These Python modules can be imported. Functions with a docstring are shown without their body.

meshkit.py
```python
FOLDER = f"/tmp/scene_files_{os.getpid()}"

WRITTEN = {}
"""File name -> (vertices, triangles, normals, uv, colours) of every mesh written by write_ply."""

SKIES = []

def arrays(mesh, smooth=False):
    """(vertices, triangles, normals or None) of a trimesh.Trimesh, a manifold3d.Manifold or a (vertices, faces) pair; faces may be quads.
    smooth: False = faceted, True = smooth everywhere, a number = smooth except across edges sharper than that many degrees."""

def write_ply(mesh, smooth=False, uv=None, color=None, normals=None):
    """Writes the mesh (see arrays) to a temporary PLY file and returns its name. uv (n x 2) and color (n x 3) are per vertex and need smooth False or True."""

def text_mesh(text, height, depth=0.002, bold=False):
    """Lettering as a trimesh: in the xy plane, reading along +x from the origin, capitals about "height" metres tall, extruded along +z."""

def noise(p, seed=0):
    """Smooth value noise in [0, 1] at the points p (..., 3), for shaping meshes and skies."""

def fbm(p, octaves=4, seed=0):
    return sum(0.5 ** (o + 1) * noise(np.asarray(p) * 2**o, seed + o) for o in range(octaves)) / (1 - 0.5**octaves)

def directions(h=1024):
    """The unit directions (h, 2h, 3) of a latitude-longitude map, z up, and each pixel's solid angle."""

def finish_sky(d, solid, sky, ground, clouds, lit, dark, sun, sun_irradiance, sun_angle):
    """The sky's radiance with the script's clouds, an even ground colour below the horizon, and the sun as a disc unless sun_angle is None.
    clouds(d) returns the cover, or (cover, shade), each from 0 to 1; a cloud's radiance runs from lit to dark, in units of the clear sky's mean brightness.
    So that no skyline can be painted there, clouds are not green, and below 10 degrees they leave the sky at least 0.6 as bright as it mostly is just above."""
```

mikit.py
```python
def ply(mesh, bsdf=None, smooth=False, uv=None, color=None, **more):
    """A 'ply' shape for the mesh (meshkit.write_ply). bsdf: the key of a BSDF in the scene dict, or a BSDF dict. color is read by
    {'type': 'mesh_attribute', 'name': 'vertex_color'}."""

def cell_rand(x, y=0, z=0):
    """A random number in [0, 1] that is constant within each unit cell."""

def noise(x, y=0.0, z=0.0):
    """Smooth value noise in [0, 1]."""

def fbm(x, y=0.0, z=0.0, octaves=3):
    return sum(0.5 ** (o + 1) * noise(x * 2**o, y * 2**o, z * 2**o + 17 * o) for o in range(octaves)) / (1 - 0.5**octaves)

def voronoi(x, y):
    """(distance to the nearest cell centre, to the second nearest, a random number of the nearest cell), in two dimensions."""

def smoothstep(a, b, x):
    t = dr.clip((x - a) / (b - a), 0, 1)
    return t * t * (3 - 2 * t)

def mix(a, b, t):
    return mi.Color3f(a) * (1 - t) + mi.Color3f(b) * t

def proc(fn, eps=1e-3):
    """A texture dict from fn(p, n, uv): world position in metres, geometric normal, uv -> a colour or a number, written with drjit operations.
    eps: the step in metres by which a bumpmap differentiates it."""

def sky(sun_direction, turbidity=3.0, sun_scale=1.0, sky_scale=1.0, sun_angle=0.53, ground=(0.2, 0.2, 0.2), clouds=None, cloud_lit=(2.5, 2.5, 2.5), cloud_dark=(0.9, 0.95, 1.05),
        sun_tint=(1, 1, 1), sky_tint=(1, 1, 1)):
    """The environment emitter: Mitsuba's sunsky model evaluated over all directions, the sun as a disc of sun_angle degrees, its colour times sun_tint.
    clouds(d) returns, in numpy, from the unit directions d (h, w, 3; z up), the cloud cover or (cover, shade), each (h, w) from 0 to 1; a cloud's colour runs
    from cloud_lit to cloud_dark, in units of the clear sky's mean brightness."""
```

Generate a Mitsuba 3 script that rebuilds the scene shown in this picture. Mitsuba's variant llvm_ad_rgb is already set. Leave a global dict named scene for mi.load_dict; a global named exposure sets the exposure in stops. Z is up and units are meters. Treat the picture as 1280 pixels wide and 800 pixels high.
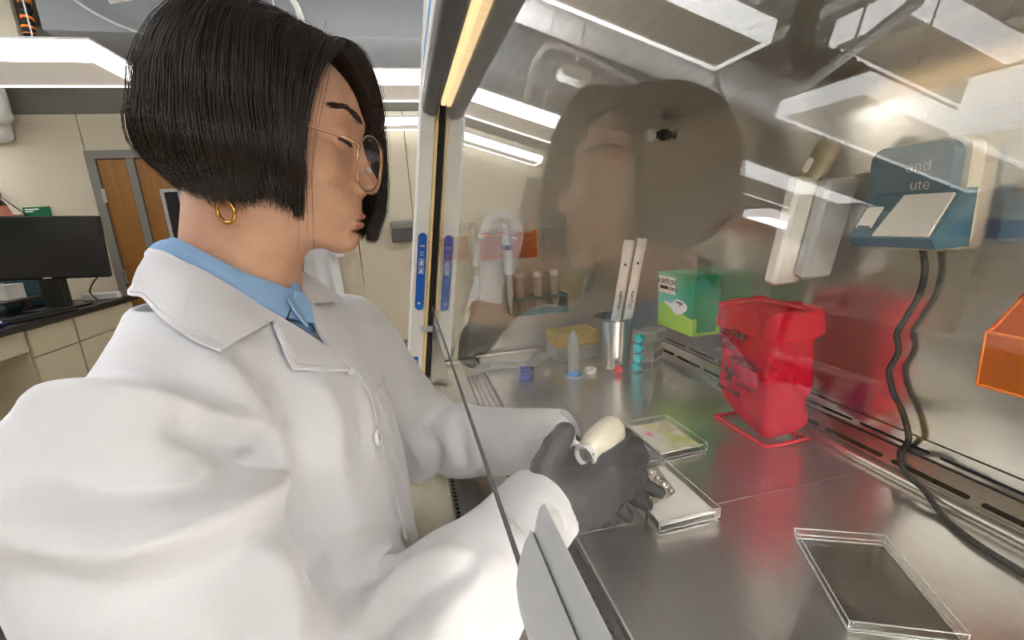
import math, random, numpy as np, trimesh, drjit as dr, mitsuba as mi, mikit, meshkit
import manifold3d as m3
from shapely.geometry import Polygon, Point, box as sbox
from shapely import affinity
from scipy.spatial.transform import Rotation as Ro
random.seed(7); rng = np.random.default_rng(7)
scene, labels = {}, {}
ST = mi.ScalarTransform4f

# ---------------------------------------------------------------- camera, lamps, exposure
EYE = np.array([0.0, 0.0, 1.32])
FWD = np.array([-0.95187892, 0.2106707, -0.22258566]); DOWN = np.array([0.20361046, -0.10811909, -0.97306374])
scene['camera'] = {'type': 'perspective', 'fov': 2 * math.degrees(math.atan(640 / 561.0)), 'fov_axis': 'x', 'near_clip': 0.01, 'far_clip': 60.0,
                   'to_world': ST().look_at(origin=EYE.tolist(), target=(EYE + FWD).tolist(), up=(-DOWN).tolist())}
exposure = 0.0
LENS_DIM, LENS_ON, SIDE_ON, UP_ON, ADDED_PANEL_ON = 0.32, 7.2, 3.6, 3.0, 25.0      # radiance of the fixtures' lenses (dimmed / full), of the glow added to their sides and tops, of the added cabinet lamp

# ---------------------------------------------------------------- helpers
def srgb(r, g, b):
    c = np.array([r, g, b], float) / 255
    return np.where(c < .04045, c / 12.92, ((c + .055) / 1.055) ** 2.4).tolist()
def rgb(c): return {'type': 'rgb', 'value': [float(x) for x in c]}
def V(*a): return np.array(a, float)
def nz(v): v = np.asarray(v, float); return v / np.linalg.norm(v)
def mat(name, d, two=True):
    scene['mat_' + name] = {'type': 'twosided', 'bsdf': d} if two else d
def plain(name, c, rough=.5, spec=.5, **k):
    mat(name, {'type': 'principled', 'base_color': rgb(c), 'roughness': rough, 'specular': spec, **k})
def tex(name, fn, rough=.5, spec=.5, bump=None, **k):
    d = {'type': 'principled', 'base_color': mikit.proc(fn), 'roughness': rough, 'specular': spec, **k}
    if bump: d = {'type': 'bumpmap', 'arbitrary': mikit.proc(bump[0], eps=bump[2] if len(bump) > 2 else 1e-3), 'scale': bump[1], 'bsdf': d}
    mat(name, d)
def metal(name, c, rough): mat(name, {'type': 'principled', 'base_color': rgb(c), 'roughness': rough, 'metallic': 1.0})
def thin(name, c, rough=.2, spec_trans=.5, diff_trans=1.0, eta=1.4):
    mat(name, {'type': 'principledthin', 'base_color': rgb(c), 'roughness': rough, 'spec_trans': spec_trans, 'diff_trans': diff_trans, 'eta': eta}, two=False)
def tri(v, f): return trimesh.Trimesh(np.asarray(v, float), np.asarray(f, int), process=False)
def cat(*ms): return trimesh.util.concatenate([m for g in ms for m in (g if isinstance(g, (list, tuple)) else [g])])
def hull(p): return trimesh.Trimesh(vertices=np.asarray(p, float)).convex_hull
_U = [(sx, sy, sz) for sx in (-1, 1) for sy in (-1, 1) for sz in (-1, 1)]
def obox(c, ax, half, b=.002):
    """chamfered box: centre, axes (rows), half sizes"""
    c, ax, h = np.asarray(c, float), np.asarray(ax, float), np.asarray(half, float)
    b = min(b, .45 * h.min()); p = []
    for s in _U:
        for k in range(3):
            q = h - b; q = q.copy(); q[k] = h[k]
            p.append(c + (np.array(s) * q) @ ax)
    return hull(p)
def bx(x0, x1, y0, y1, z0, z1, b=.002):
    return obox(((x0 + x1) / 2, (y0 + y1) / 2, (z0 + z1) / 2), np.eye(3), (abs(x1 - x0) / 2, abs(y1 - y0) / 2, abs(z1 - z0) / 2), b)
def grid_faces(n, m, wrap=True):
    i, j = np.meshgrid(np.arange(n - 1), np.arange(m if wrap else m - 1), indexing='ij')
    a, b = i * m + j, i * m + (j + 1) % m
    q = np.stack([a, b, b + m, a + m], -1).reshape(-1, 4)
    return np.vstack([q[:, [0, 1, 2]], q[:, [0, 2, 3]]])
def rings(r, cap=True):
    """skin over rings (n, m, 3), closed round, ends capped"""
    r = np.asarray(r, float); n, m = r.shape[:2]
    v, f = r.reshape(-1, 3), grid_faces(n, m)
    if cap:
        k = len(v); v = np.vstack([v, r[0].mean(0), r[-1].mean(0)]); j = np.arange(m); j2 = (j + 1) % m
        f = np.vstack([f, np.stack([j2, j, j * 0 + k], 1), np.stack([(n - 1) * m + j, (n - 1) * m + j2, j * 0 + k + 1], 1)])
    t = tri(v, f)
    return t
def spline(pts, n=40):
    """Catmull-Rom through the points (any dimension)"""
    p = np.asarray(pts, float); p = np.vstack([2 * p[0] - p[1], p, 2 * p[-1] - p[-2]])
    s = np.linspace(0, len(p) - 3 - 1e-9, n); i = s.astype(int); t = (s - i)[:, None]
    a, b, c, d = p[i], p[i + 1], p[i + 2], p[i + 3]
    return .5 * (2 * b + (c - a) * t + (2 * a - 5 * b + 4 * c - d) * t ** 2 + (3 * b - a - 3 * c + d) * t ** 3)
def frames(p, up=(0, 0, 1)):
    p = np.asarray(p, float); t = np.gradient(p, axis=0); t /= np.linalg.norm(t, axis=1, keepdims=True) + 1e-12
    a = np.cross(np.asarray(up, float), t[0]); 
    if np.linalg.norm(a) < 1e-3: a = np.cross([1, 0, 0], t[0])
    A = []
    for k in range(len(p)):
        a = a - (a @ t[k]) * t[k]; a = a / np.linalg.norm(a); A.append(a)
    A = np.array(A); return t, A, np.cross(t, A)
def tube(pts, r, n=8, cap=True, flat=1.0, up=(0, 0, 1)):
    p = np.asarray(pts, float); _, a, b = frames(p, up); r = np.broadcast_to(r, (len(p),))[:, None, None]
    w = np.arange(n) * 2 * np.pi / n
    return rings(p[:, None] + r * (np.cos(w)[None, :, None] * a[:, None] * flat + np.sin(w)[None, :, None] * b[:, None]), cap)
def loop(pts, r, n=6):
    """closed polyline as one tube with mitred corners"""
    p = np.asarray(pts, float); m = len(p); R_ = []
    nrm = nz(sum(np.cross(p[i] - p[0], p[(i + 1) % m] - p[0]) for i in range(1, m - 1))); w = np.arange(n) * 2 * np.pi / n
    for i in range(m):
        a, b = nz(p[i] - p[i - 1]), nz(p[(i + 1) % m] - p[i]); o = nz(np.cross(nz(a + b), nrm)); k = 1 / max(.3, math.sqrt((1 + a @ b) / 2))
        R_.append(p[i] + r * (np.cos(w)[:, None] * o * k + np.sin(w)[:, None] * nrm))
    R_ = np.array(R_ + [R_[0]]); return rings(R_, cap=False)
def resample(q, m):
    q = np.asarray(q, float); q = np.vstack([q, q[:1]]); s = np.concatenate([[0], np.cumsum(np.linalg.norm(np.diff(q, axis=0), axis=1))])
    t = np.linspace(0, s[-1], m, endpoint=False); return np.stack([np.interp(t, s, q[:, k]) for k in range(q.shape[1])], 1)
def polyrod(pts, r, n=6):
    return tube(pts, r, n)
def rod(a, b, r, n=8): return tube([a, b], r, n)
def axes_of(z, x=(1, 0, 0)):
    z = nz(z); x = np.asarray(x, float); x = x - (x @ z) * z
    if np.linalg.norm(x) < 1e-6: x = np.cross([0, 1, 0], z)
    x = nz(x); return np.array([x, np.cross(z, x), z])
def lathe(prof, n=32, o=(0, 0, 0), ax=(0, 0, 1), cap=True):
    A = axes_of(ax); w = np.arange(n) * 2 * np.pi / n; pr = np.asarray(prof, float)
    ring = pr[:, :1, None] * (np.cos(w)[None, :, None] * A[0] + np.sin(w)[None, :, None] * A[1]) + pr[:, 1:, None] * A[2] + np.asarray(o, float)
    return rings(ring, cap)
def pl(o, ex, ey, mesh):
    """mesh from its own xyz into the frame (origin, ex, ey, ex x ey)"""
    ex, ey = nz(ex), nz(ey); M = np.eye(4); M[:3, :3] = np.array([ex, ey, np.cross(ex, ey)]).T; M[:3, 3] = o
    m = mesh.copy(); m.apply_transform(M); return m
def ext(poly, h): return cat([trimesh.creation.extrude_polygon(g, h, engine='earcut') for g in getattr(poly, 'geoms', [poly])])
def rrect(w, h, r, seg=6):
    return sbox(-w / 2 + r, -h / 2 + r, w / 2 - r, h / 2 - r).buffer(r, quad_segs=seg)
def text(s, height, o, ex, ey, depth=.0004, bold=False, center=True):
    m = meshkit.text_mesh(s, height, depth, bold)
    if center: m.apply_translation([-(m.bounds[0][0] + m.bounds[1][0]) / 2, -height / 2, 0])
    return pl(o, ex, ey, m)
used = {}
def num(name):
    k = used.get(name, 0); used[name] = k + 1
    return name if k == 0 else f'{name}_{k:03d}'
def thing(name, label, cat_, group=None):
    key = num(name); labels[key] = {'label': label, 'category': cat_}
    if group: labels[key]['group'] = group
    return key
def put(key, mesh, m, smooth=30, **k):
    scene[key] = mikit.ply(mesh, 'mat_' + m, smooth=smooth, **k); return key
def part(parent, name, mesh, m, smooth=30, label=None, **k):
    key = num(parent + '__' + name); put(key, mesh, m, smooth, **k)
    if label: labels[key] = {'label': label}
    return key
def one(name, label, cat_, mesh, m, smooth=30, group=None, **k):
    return put(thing(name, label, cat_, group), mesh, m, smooth, **k)
def struct(name, mesh, m, smooth=False, label=None, **k):
    labels[name] = {'kind': 'structure', **({'label': label} if label else {})}
    if mesh is not None: put(name, mesh, m, smooth, **k)
    return name

# ---------------------------------------------------------------- materials
noise, fbm, mix, sstep = mikit.noise, mikit.fbm, mikit.mix, mikit.smoothstep
plain('wall_paint', srgb(206, 197, 178), .7, .2)
plain('wall_dark', srgb(120, 116, 106), .7, .2)
plain('white_paint', srgb(226, 226, 224), .5, .3)
plain('grey_paint', srgb(150, 150, 146), .6, .3)
plain('deck', srgb(112, 104, 88), .8, .2)
plain('fixture_white', srgb(235, 236, 238), .4, .4)
tex('vinyl', lambda p, n, uv: mix(srgb(160, 152, 136), srgb(190, 182, 166), fbm(p.x * 60, p.y * 60, p.z * 60)), .45, .4)
tex('oak', lambda p, n, uv: mix(srgb(132, 86, 36), srgb(160, 110, 54), fbm(p.y * 42 + fbm(p.y * 6, p.z * 1.5) * 2, p.z * 2.2, p.x * 5)), .45, .4)
plain('frame_grey', srgb(128, 126, 120), .5, .4)
plain('dark_glass', srgb(30, 32, 34), .1, .6)
plain('black_top', srgb(26, 26, 27), .35, .5)
plain('cabinet_beige', srgb(196, 186, 164), .5, .3)
plain('black_plastic', srgb(26, 26, 27), .4, .5)
plain('black_rubber', srgb(34, 34, 35), .6, .3)
plain('grey_plastic', srgb(176, 178, 180), .35, .5)
plain('handle_grey', srgb(172, 174, 176), .35, .5)
plain('dark_grey', srgb(84, 87, 90), .45, .4)
plain('mid_grey', srgb(120, 122, 124), .5, .4)
plain('white_plastic', srgb(236, 236, 232), .35, .5)
plain('cream_plastic', srgb(226, 220, 200), .4, .4)
plain('cream_seal', srgb(232, 206, 150), .5, .3)
plain('blue_label', srgb(28, 92, 186), .35, .4)
plain('blue_plastic', srgb(36, 70, 160), .35, .5)
plain('light_blue', srgb(70, 150, 220), .35, .5)
plain('navy', srgb(28, 36, 92), .4, .4)
plain('teal_plastic', srgb(52, 92, 108), .35, .5)
plain('cap_teal', srgb(48, 186, 196), .35, .5)
plain('cap_red', srgb(206, 62, 52), .35, .5)
plain('red_wire', srgb(196, 22, 40), .3, .6)
plain('green_sign', srgb(0, 96, 60), .5, .3)
plain('green_print', srgb(40, 150, 84), .5, .3)
plain('purple', srgb(112, 50, 140), .4, .4)
plain('orange', srgb(238, 128, 44), .4, .4)
plain('yellow', srgb(240, 206, 40), .4, .4)
plain('paper', srgb(238, 236, 230), .7, .2)
plain('ink', srgb(30, 30, 34), .6, .2)
plain('lens', srgb(170, 160, 146), .5, .3)
metal('chrome', srgb(214, 214, 212), .18)
metal('gold', srgb(214, 158, 82), .18)
metal('rose_gold', srgb(212, 172, 140), .2)
metal('steel_dark', srgb(150, 146, 140), .35)
def brushed(name, c0, c1, rough, sx, sy, sz):
    mat(name, {'type': 'principled', 'base_color': mikit.proc(lambda p, n, uv: mix(srgb(*c0), srgb(*c1), fbm(p.x * sx, p.y * sy, p.z * sz, octaves=2))),
               'roughness': rough, 'metallic': .92, 'specular': .5})
brushed('steel_top', (204, 201, 195), (216, 213, 208), .22, 24, 500, 60)
brushed('steel_wall', (208, 205, 198), (216, 213, 207), .16, 10, 12, 400)
brushed('steel_side', (200, 196, 188), (214, 211, 205), .40, 10, 12, 400)
metal('steel', srgb(200, 197, 190), .28)
scene['mat_sash_glass'] = {'type': 'thindielectric', 'int_ior': 1.52}
scene['mat_clear'] = {'type': 'thindielectric', 'int_ior': 1.3}
scene['mat_lens_clear'] = {'type': 'thindielectric', 'int_ior': 1.2}
plain('flask_edge', srgb(240, 243, 242), .2, .6)
plain('clear_edge', srgb(196, 200, 198), .2, .6)
# ================================================================ the room
XB = -4.85                                             # far wall
struct('floor', bx(XB - .1, 3.1, -4.2, 2.6, -.06, 0, 0), 'vinyl')
struct('wall_left', bx(XB - .1, 3.1, -4.3, -4.2, 0, 3.65, 0), 'wall_paint')
struct('wall_right', bx(XB - .1, 3.1, 2.5, 2.6, 0, 3.65, 0), 'wall_paint')
struct('wall_near', bx(3.0, 3.1, -4.2, 2.5, 0, 3.65, 0), 'wall_paint')
struct('ceiling', bx(XB - .1, 3.1, -4.3, 2.6, 3.6, 3.7, 0), 'deck')
struct('wall_back', bx(XB - .14, XB - .02, -4.2, 2.5, 0, 3.6, 0), 'wall_dark')
dy0, dy1 = -2.62, -1.02                                # door opening, outer frame
def wpanel(y0, y1, z0, z1):
    if y1 - y0 > .02: part('wall_back', 'panel', bx(XB - .02, XB, y0 + .003, y1 - .003, z0, z1, .003), 'wall_paint', False)
ys = [-4.2, -3.75, dy0, -1.82, dy1, .1, 1.3, 2.5]
for a, b in zip(ys, ys[1:]):
    wpanel(a, b, 2.08 if dy0 <= a < dy1 else .1, 2.40)
part('wall_back', 'soffit', bx(XB - .02, XB + .05, -4.2, 2.5, 2.62, 3.05, .004), 'grey_paint', False)
struct('baseboard_back', cat(bx(XB - .02, XB + .012, -4.2, dy0, 0, .1), bx(XB - .02, XB + .012, dy1, 2.5, 0, .1)), 'mid_grey')
d = struct('door_1', None, None, label='pair of oak doors in a grey steel frame, the right leaf with a narrow glass panel')
part(d, 'frame', cat(bx(XB - .03, XB + .03, dy0 + .0, dy0 + .07, 0, 2.09), bx(XB - .03, XB + .03, dy1 - .07, dy1, 0, 2.09), bx(XB - .03, XB + .03, dy0, dy1, 2.03, 2.1)), 'frame_grey', False)
ym = -2.29
part(d, 'leaf', bx(XB - .03, XB + .012, dy0 + .075, ym - .035, .01, 2.025), 'oak', False)
part(d, 'mullion', bx(XB - .03, XB + .028, ym - .03, ym + .03, .0, 2.03), 'frame_grey', False)
lf = part(d, 'leaf', bx(XB - .03, XB + .012, ym + .035, dy1 - .075, .01, 2.025), 'oak', False)
vy0, vy1 = -2.115, -1.945
part(lf, 'vision_frame', cat(bx(XB + .012, XB + .022, vy0, vy0 + .03, .98, 1.76), bx(XB + .012, XB + .022, vy1 - .03, vy1, .98, 1.76), bx(XB + .012, XB + .022, vy0, vy1, 1.73, 1.76), bx(XB + .012, XB + .022, vy0, vy1, .98, 1.01)), 'grey_plastic', False)
part(lf, 'vision_pane', bx(XB + .012, XB + .015, vy0 + .03, vy1 - .03, 1.01, 1.73, 0), 'dark_glass', False)
for z in (1.72, 1.0, .3): part(d, 'hinge', bx(XB + .01, XB + .036, dy0 + .062, dy0 + .092, z - .06, z + .06), 'chrome', False)
# ceiling: joists along x
for i, y in enumerate(np.arange(-3.9, 2.4, .42)):
    part('ceiling', 'joist', cat(bx(XB, 3.0, y - .05, y + .05, 3.30, 3.32, .002), bx(XB, 3.0, y - .012, y + .012, 3.31, 3.56, 0), bx(XB, 3.0, y - .05, y + .05, 3.54, 3.6, 0)), 'white_paint', False)
for x in (-4.5, -2.75, -1.0, .75): part('ceiling', 'beam', bx(x - .06, x + .06, -4.2, 2.5, 3.33, 3.6, .004), 'grey_paint', False)
# ---------------------------------------------------------------- light fixtures: rows along y
def fixture(x0, x1, y0, y1, on, label, z0=2.3, z1=2.4, sides=True, hx=None, e=None, up=None):
    t = thing('light_fixture', label, 'light', None)
    b = .02
    part(t, 'housing', cat(bx(x0, x1, y0, y1, z1 - .012, z1, .002), bx(x0 + .01, x1 - .01, y0 + .01, y1 - .01, z0 + .012, z0 + .02, .001)), 'fixture_white', False)
    s = cat(bx(x0, x0 + b, y0, y1, z0, z1 - .013, .002), bx(x1 - b, x1, y0, y1, z0, z1 - .013, .002), bx(x0 + b, x1 - b, y0, y0 + b, z0, z1 - .013, .002), bx(x0 + b, x1 - b, y1 - b, y1, z0, z1 - .013, .002))
    k = part(t, 'glowing_side', s, 'fixture_white', False, label='white housing sides with an added glow')
    if sides: scene[k]['emitter'] = {'type': 'area', 'radiance': rgb((SIDE_ON, SIDE_ON * 1.0, SIDE_ON * 1.0))}  # plain housing sides given a glow so they show bright in the sash
    k = part(t, 'added_uplight', bx(x0 + .04, x1 - .04, y0 + .04, y1 - .04, z1 - .001, z1 + .004, 0), 'lens', False, label='added upward-shining panel')
    scene[k]['emitter'] = {'type': 'area', 'radiance': rgb(np.array((.97, .99, 1.02)) * (up or UP_ON))}  # panel added to brighten the ceiling and the duct above
    # ribbed prismatic lens
    n = int((y1 - y0 - 2 * b) / .012); yy = np.linspace(y0 + b, y1 - b, 2 * n + 1); zz = z0 + .006 + .004 * (np.arange(2 * n + 1) % 2)
    v = np.vstack([np.stack([yy * 0 + x0 + b, yy, zz], 1), np.stack([yy * 0 + x1 - b, yy, zz], 1)]); k0 = np.arange(2 * n); m = 2 * n + 1
    f = np.vstack([np.stack([k0, k0 + 1, k0 + m], 1), np.stack([k0 + 1, k0 + m + 1, k0 + m], 1)])
    k = part(t, 'lens', tri(v, f), 'lens', False, label='ribbed prismatic lens')
    e = e or (LENS_ON if on else LENS_DIM)
    scene[k]['emitter'] = {'type': 'area', 'radiance': rgb((e, e * .93, e * .82) if not on else (e * .97, e * .99, e * 1.03))}
    w = [rod((x, y, z1), (x, y, 3.6), .004, 6) for x in (x1 - .02 if hx is None else hx,) for y in (y0 + .25, y1 - .25)]
    for c in w: part(t, 'hanger', c, 'white_paint', True)
    return t
fixture(-2.16, -1.68, -3.1, -1.6, False, 'white lamp with its near corner reflected large at the upper right of the sash', e=1.5)
fixture(-1.97, -1.64, -1.06, .5, False, 'lamp with a ribbed grey lens reflected at the top edge of the sash')
fixture(-3.4, -2.93, -3.4, -1.44, False, 'white suspended lamp at the upper left behind the woman', 2.22, 2.33, up=7.0)
fixture(-3.6, -3.16, -.85, 1.1, False, 'higher of two white lamps seen between the hair and the cabinet header', 2.18, 2.28, up=9.0)
fixture(-4.75, -4.5, -1.03, 1.1, False, 'lower, farther of two lamps seen between the hair and the cabinet header', 2.2, 2.28, hx=-4.72)
fixture(-1.21, -.80, -2.6, -1.5, False, 'deep white hanging box with added lamp glow, reflected at the far right of the sash', 2.0, 2.2, e=3.0)  # plain hanging box built from lamp parts so that it glows
fixture(-2.35, -1.90, -4.1, -1.95, False, 'high white lamp whose side is the broad white band at the upper right corner', 2.84, 3.0)
fixture(-3.6, -3.16, 1.3, 2.4, True, 'added lit lamp hidden behind the cabinet, brightening the far wall', e=16.0)  # unseen lamp added to brighten the far wall
fixture(-4.75, -4.5, 1.25, 2.4, True, 'added lit lamp at the far wall hidden behind the cabinet', e=16.0, hx=-4.72)  # second unseen lamp added for the background wall
fixture(-4.6, -4.2, -4.15, -3.55, True, 'added lit lamp in the far left corner outside the picture', e=16.0)  # added out of view to lift the left of the far wall
fixture(-.75, -.3, -2.4, -.9, True, 'added lit lamp above and behind the woman, lighting her coat')  # unseen overhead lamp added to light the coat
fixture(.15, .6, -2.2, -.5, False, 'lamp above and behind the photographer')
fixture(1.6, 2.1, -1.6, .6, True, 'added lit lamp at the near end of the room')  # unseen lamp added behind the camera for general light
# ================================================================ the biosafety cabinet
WS = .93
KT, C0 = .154, .0761
def gy(z): return C0 + KT * (z - 1.32)                 # sash plane
GU = nz((0, KT, 1)); GN = nz((0, 1, -KT))              # up along the sash, normal into the cabinet
X0, X1, YB = -1.25, .62, .672
cab = thing('biosafety_cabinet', 'stainless steel biosafety cabinet with a sloped glass sash that the woman works at', 'biosafety cabinet')
part(cab, 'back_wall', bx(X0, X1, YB, YB + .012, .9, 1.75, 0), 'steel_wall', False)
sidep = Polygon([(YB, .9), (YB, 2.0), (gy(2.0) + .004, 2.0), (gy(1.1) + .004, 1.1), (.02, .93), (.02, .9)])
part(cab, 'left_wall', pl((X0 - .012, 0, 0), (0, 1, 0), (0, 0, 1), ext(sidep, .012)), 'steel_side', False)
part(cab, 'right_wall', pl((X1, 0, 0), (0, 1, 0), (0, 0, 1), ext(sidep, .012)), 'steel_side', False)
cl = [(YB, 1.53), (.50, 1.56), (.22, 1.63)]
cp = [bx(X0, X1, 0, 1, 0, 1)] if False else []
for (a, za), (b, zb) in zip(cl, cl[1:]):
    cp.append(tri([(X0, a, za), (X1, a, za), (X1, b, zb), (X0, b, zb)], [(0, 1, 2), (0, 2, 3)]))
part(cab, 'ceiling_diffuser', cat(cp), 'steel_side', False)
part(cab, 'work_surface', bx(-1.235, X1 - .002, .165, .632, WS - .02, WS, .002), 'steel_top', False, label='brushed steel work surface')
part(cab, 'work_surface_seam', bx(-.46, -.4592, .165, .618, WS - .001, WS + .0004, 0), 'steel_dark', False)
# rolled edge bars round the work surface
part(cab, 'rear_rim', tube([(-1.235, .632, WS + .004), (X1 - .01, .632, WS + .004)], .011, 16), 'steel', True)
part(cab, 'end_rim', tube([(-1.236, .16, WS + .004), (-1.236, .632, WS + .004)], .008, 12), 'steel', True)
def slotted(y0, z0, y1, z1, ln, gap, h0, h1, start):
    """strip between two x-lines with long slots cut through"""
    L = math.hypot(y1 - y0, z1 - z0); p = sbox(X0, 0, X1, L)
    x = start
    while x < X1 - .05:
        p = p.difference(sbox(x + h1, h0 - h1, x + ln - h1, h0 + h1).union(Point(x + h1, h0).buffer(h1)).union(Point(x + ln - h1, h0).buffer(h1))); x += ln + gap
    return pl((0, y0, z0), (1, 0, 0), (0, (y1 - y0) / L, (z1 - z0) / L), ext(p, .0012))
part(cab, 'rear_slot_strip', slotted(.64, WS + .006, .664, WS + .03, .095, .012, .012, .0034, -1.2), 'steel', False, label='lower row of long exhaust slots')
part(cab, 'rear_slot_strip', slotted(.6685, WS + .03, .669, WS + .055, .1, .012, .010, .0022, -1.19), 'steel_wall', False, label='upper row of thin exhaust slots')
part(cab, 'rear_plenum', bx(X0, X1, .6698, .6706, .91, .983, 0), 'black_rubber', False)
part(cab, 'rear_plenum', bx(X0, X1, .636, .668, .9, .925, 0), 'black_rubber', False)
# front grille, perforated along both edges
gp = sbox(X0 + .01, 0, X1, .142)
holes = []
for y in (.012, .098, .109, .120, .132):
    for x in np.arange(-1.2, X1 - .02, .0100): holes.append(Point(x + (.005 if y in (.109, .132) else 0), y).buffer(.0032, quad_segs=2))
from shapely import union_all
gp = gp.difference(union_all(holes))
gm = ext(gp, .0015); gv = gm.vertices.copy(); gm = tri(np.stack([gv[:, 0], gv[:, 1] + .018, WS - .003 + gv[:, 2] - .016 * np.sin(np.pi * np.clip((gv[:, 1]) / .1, 0, 1))], 1), gm.faces)
part(cab, 'front_grille', gm, 'steel', False, label='perforated steel intake grille')
part(cab, 'front_plenum', bx(X0, X1, .018, .165, .86, .885, 0), 'black_rubber', False)
part(cab, 'air_foil', pl((X0, 0, 0), (0, 1, 0), (0, 0, 1), ext(Polygon([(.02, .925), (.024, .93), (.012, .934), (-.012, .93), (-.035, .912), (-.045, .88), (-.04, .878), (-.03, .905), (-.01, .92)]), X1 - X0)), 'cream_plastic', 40)
part(cab, 'front_panel', bx(X0, X1, -.03, .014, .83, .9, .004), 'white_paint', False)
part(cab, 'base_cabinet', bx(X0 - .03, X1 + .03, .02, YB + .1, .80, .86, .004), 'white_paint', False)
part(cab, 'leg', bx(X0, X0 + .08, .1, .18, 0, .81), 'white_paint', False); part(cab, 'leg', bx(X1 - .08, X1, .1, .18, 0, .81), 'white_paint', False)
part(cab, 'leg', bx(X0, X0 + .08, .6, .68, 0, .81), 'white_paint', False); part(cab, 'leg', bx(X1 - .08, X1, .6, .68, 0, .81), 'white_paint', False)
part(cab, 'back_shell', bx(X0 - .05, X1 + .05, YB + .014, YB + .1, .86, 2.2, .004), 'white_paint', False)
# side post along the sash, white with the blue panel
def sp(x, s, nn): return V(x, gy(1.0), 1.0) + GU * s + GN * nn      # s metres up the sash from z = 1.0, nn out of it
def sbx(x0, x1, s0, s1, n0, n1, b=.002): return obox((sp((x0 + x1) / 2, (s0 + s1) / 2, (n0 + n1) / 2)), np.array([(1, 0, 0), GU, GN]), ((x1 - x0) / 2, (s1 - s0) / 2, (n1 - n0) / 2), b)
post = part(cab, 'side_post', sbx(-1.21, -1.10, -.065, 1.1, -.052, -.014, .004), 'white_plastic', False, label='white side post with a blue instruction panel')
part(post, 'trim', sbx(-1.2, -1.095, -.06, 1.1, -.014, -.008, .001), 'cream_seal', False)
part(post, 'channel', sbx(-1.2, -1.1, -.06, 1.1, -.007, .006, .001), 'black_rubber', False)
part(post, 'foot', sbx(-1.22, -1.09, -.1, -.066, -.056, .01, .003), 'grey_plastic', False)
lab = part(post, 'blue_panel', pl(sp(-1.0999, .203, -.031), GN, GU, ext(rrect(.021, .185, .0104, 8), .0012)), 'blue_label', False, label='blue panel with white pictograms')
def onpost(s, nn, m): return pl(sp(-1.0986, s, nn), GN, GU, m)
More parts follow.
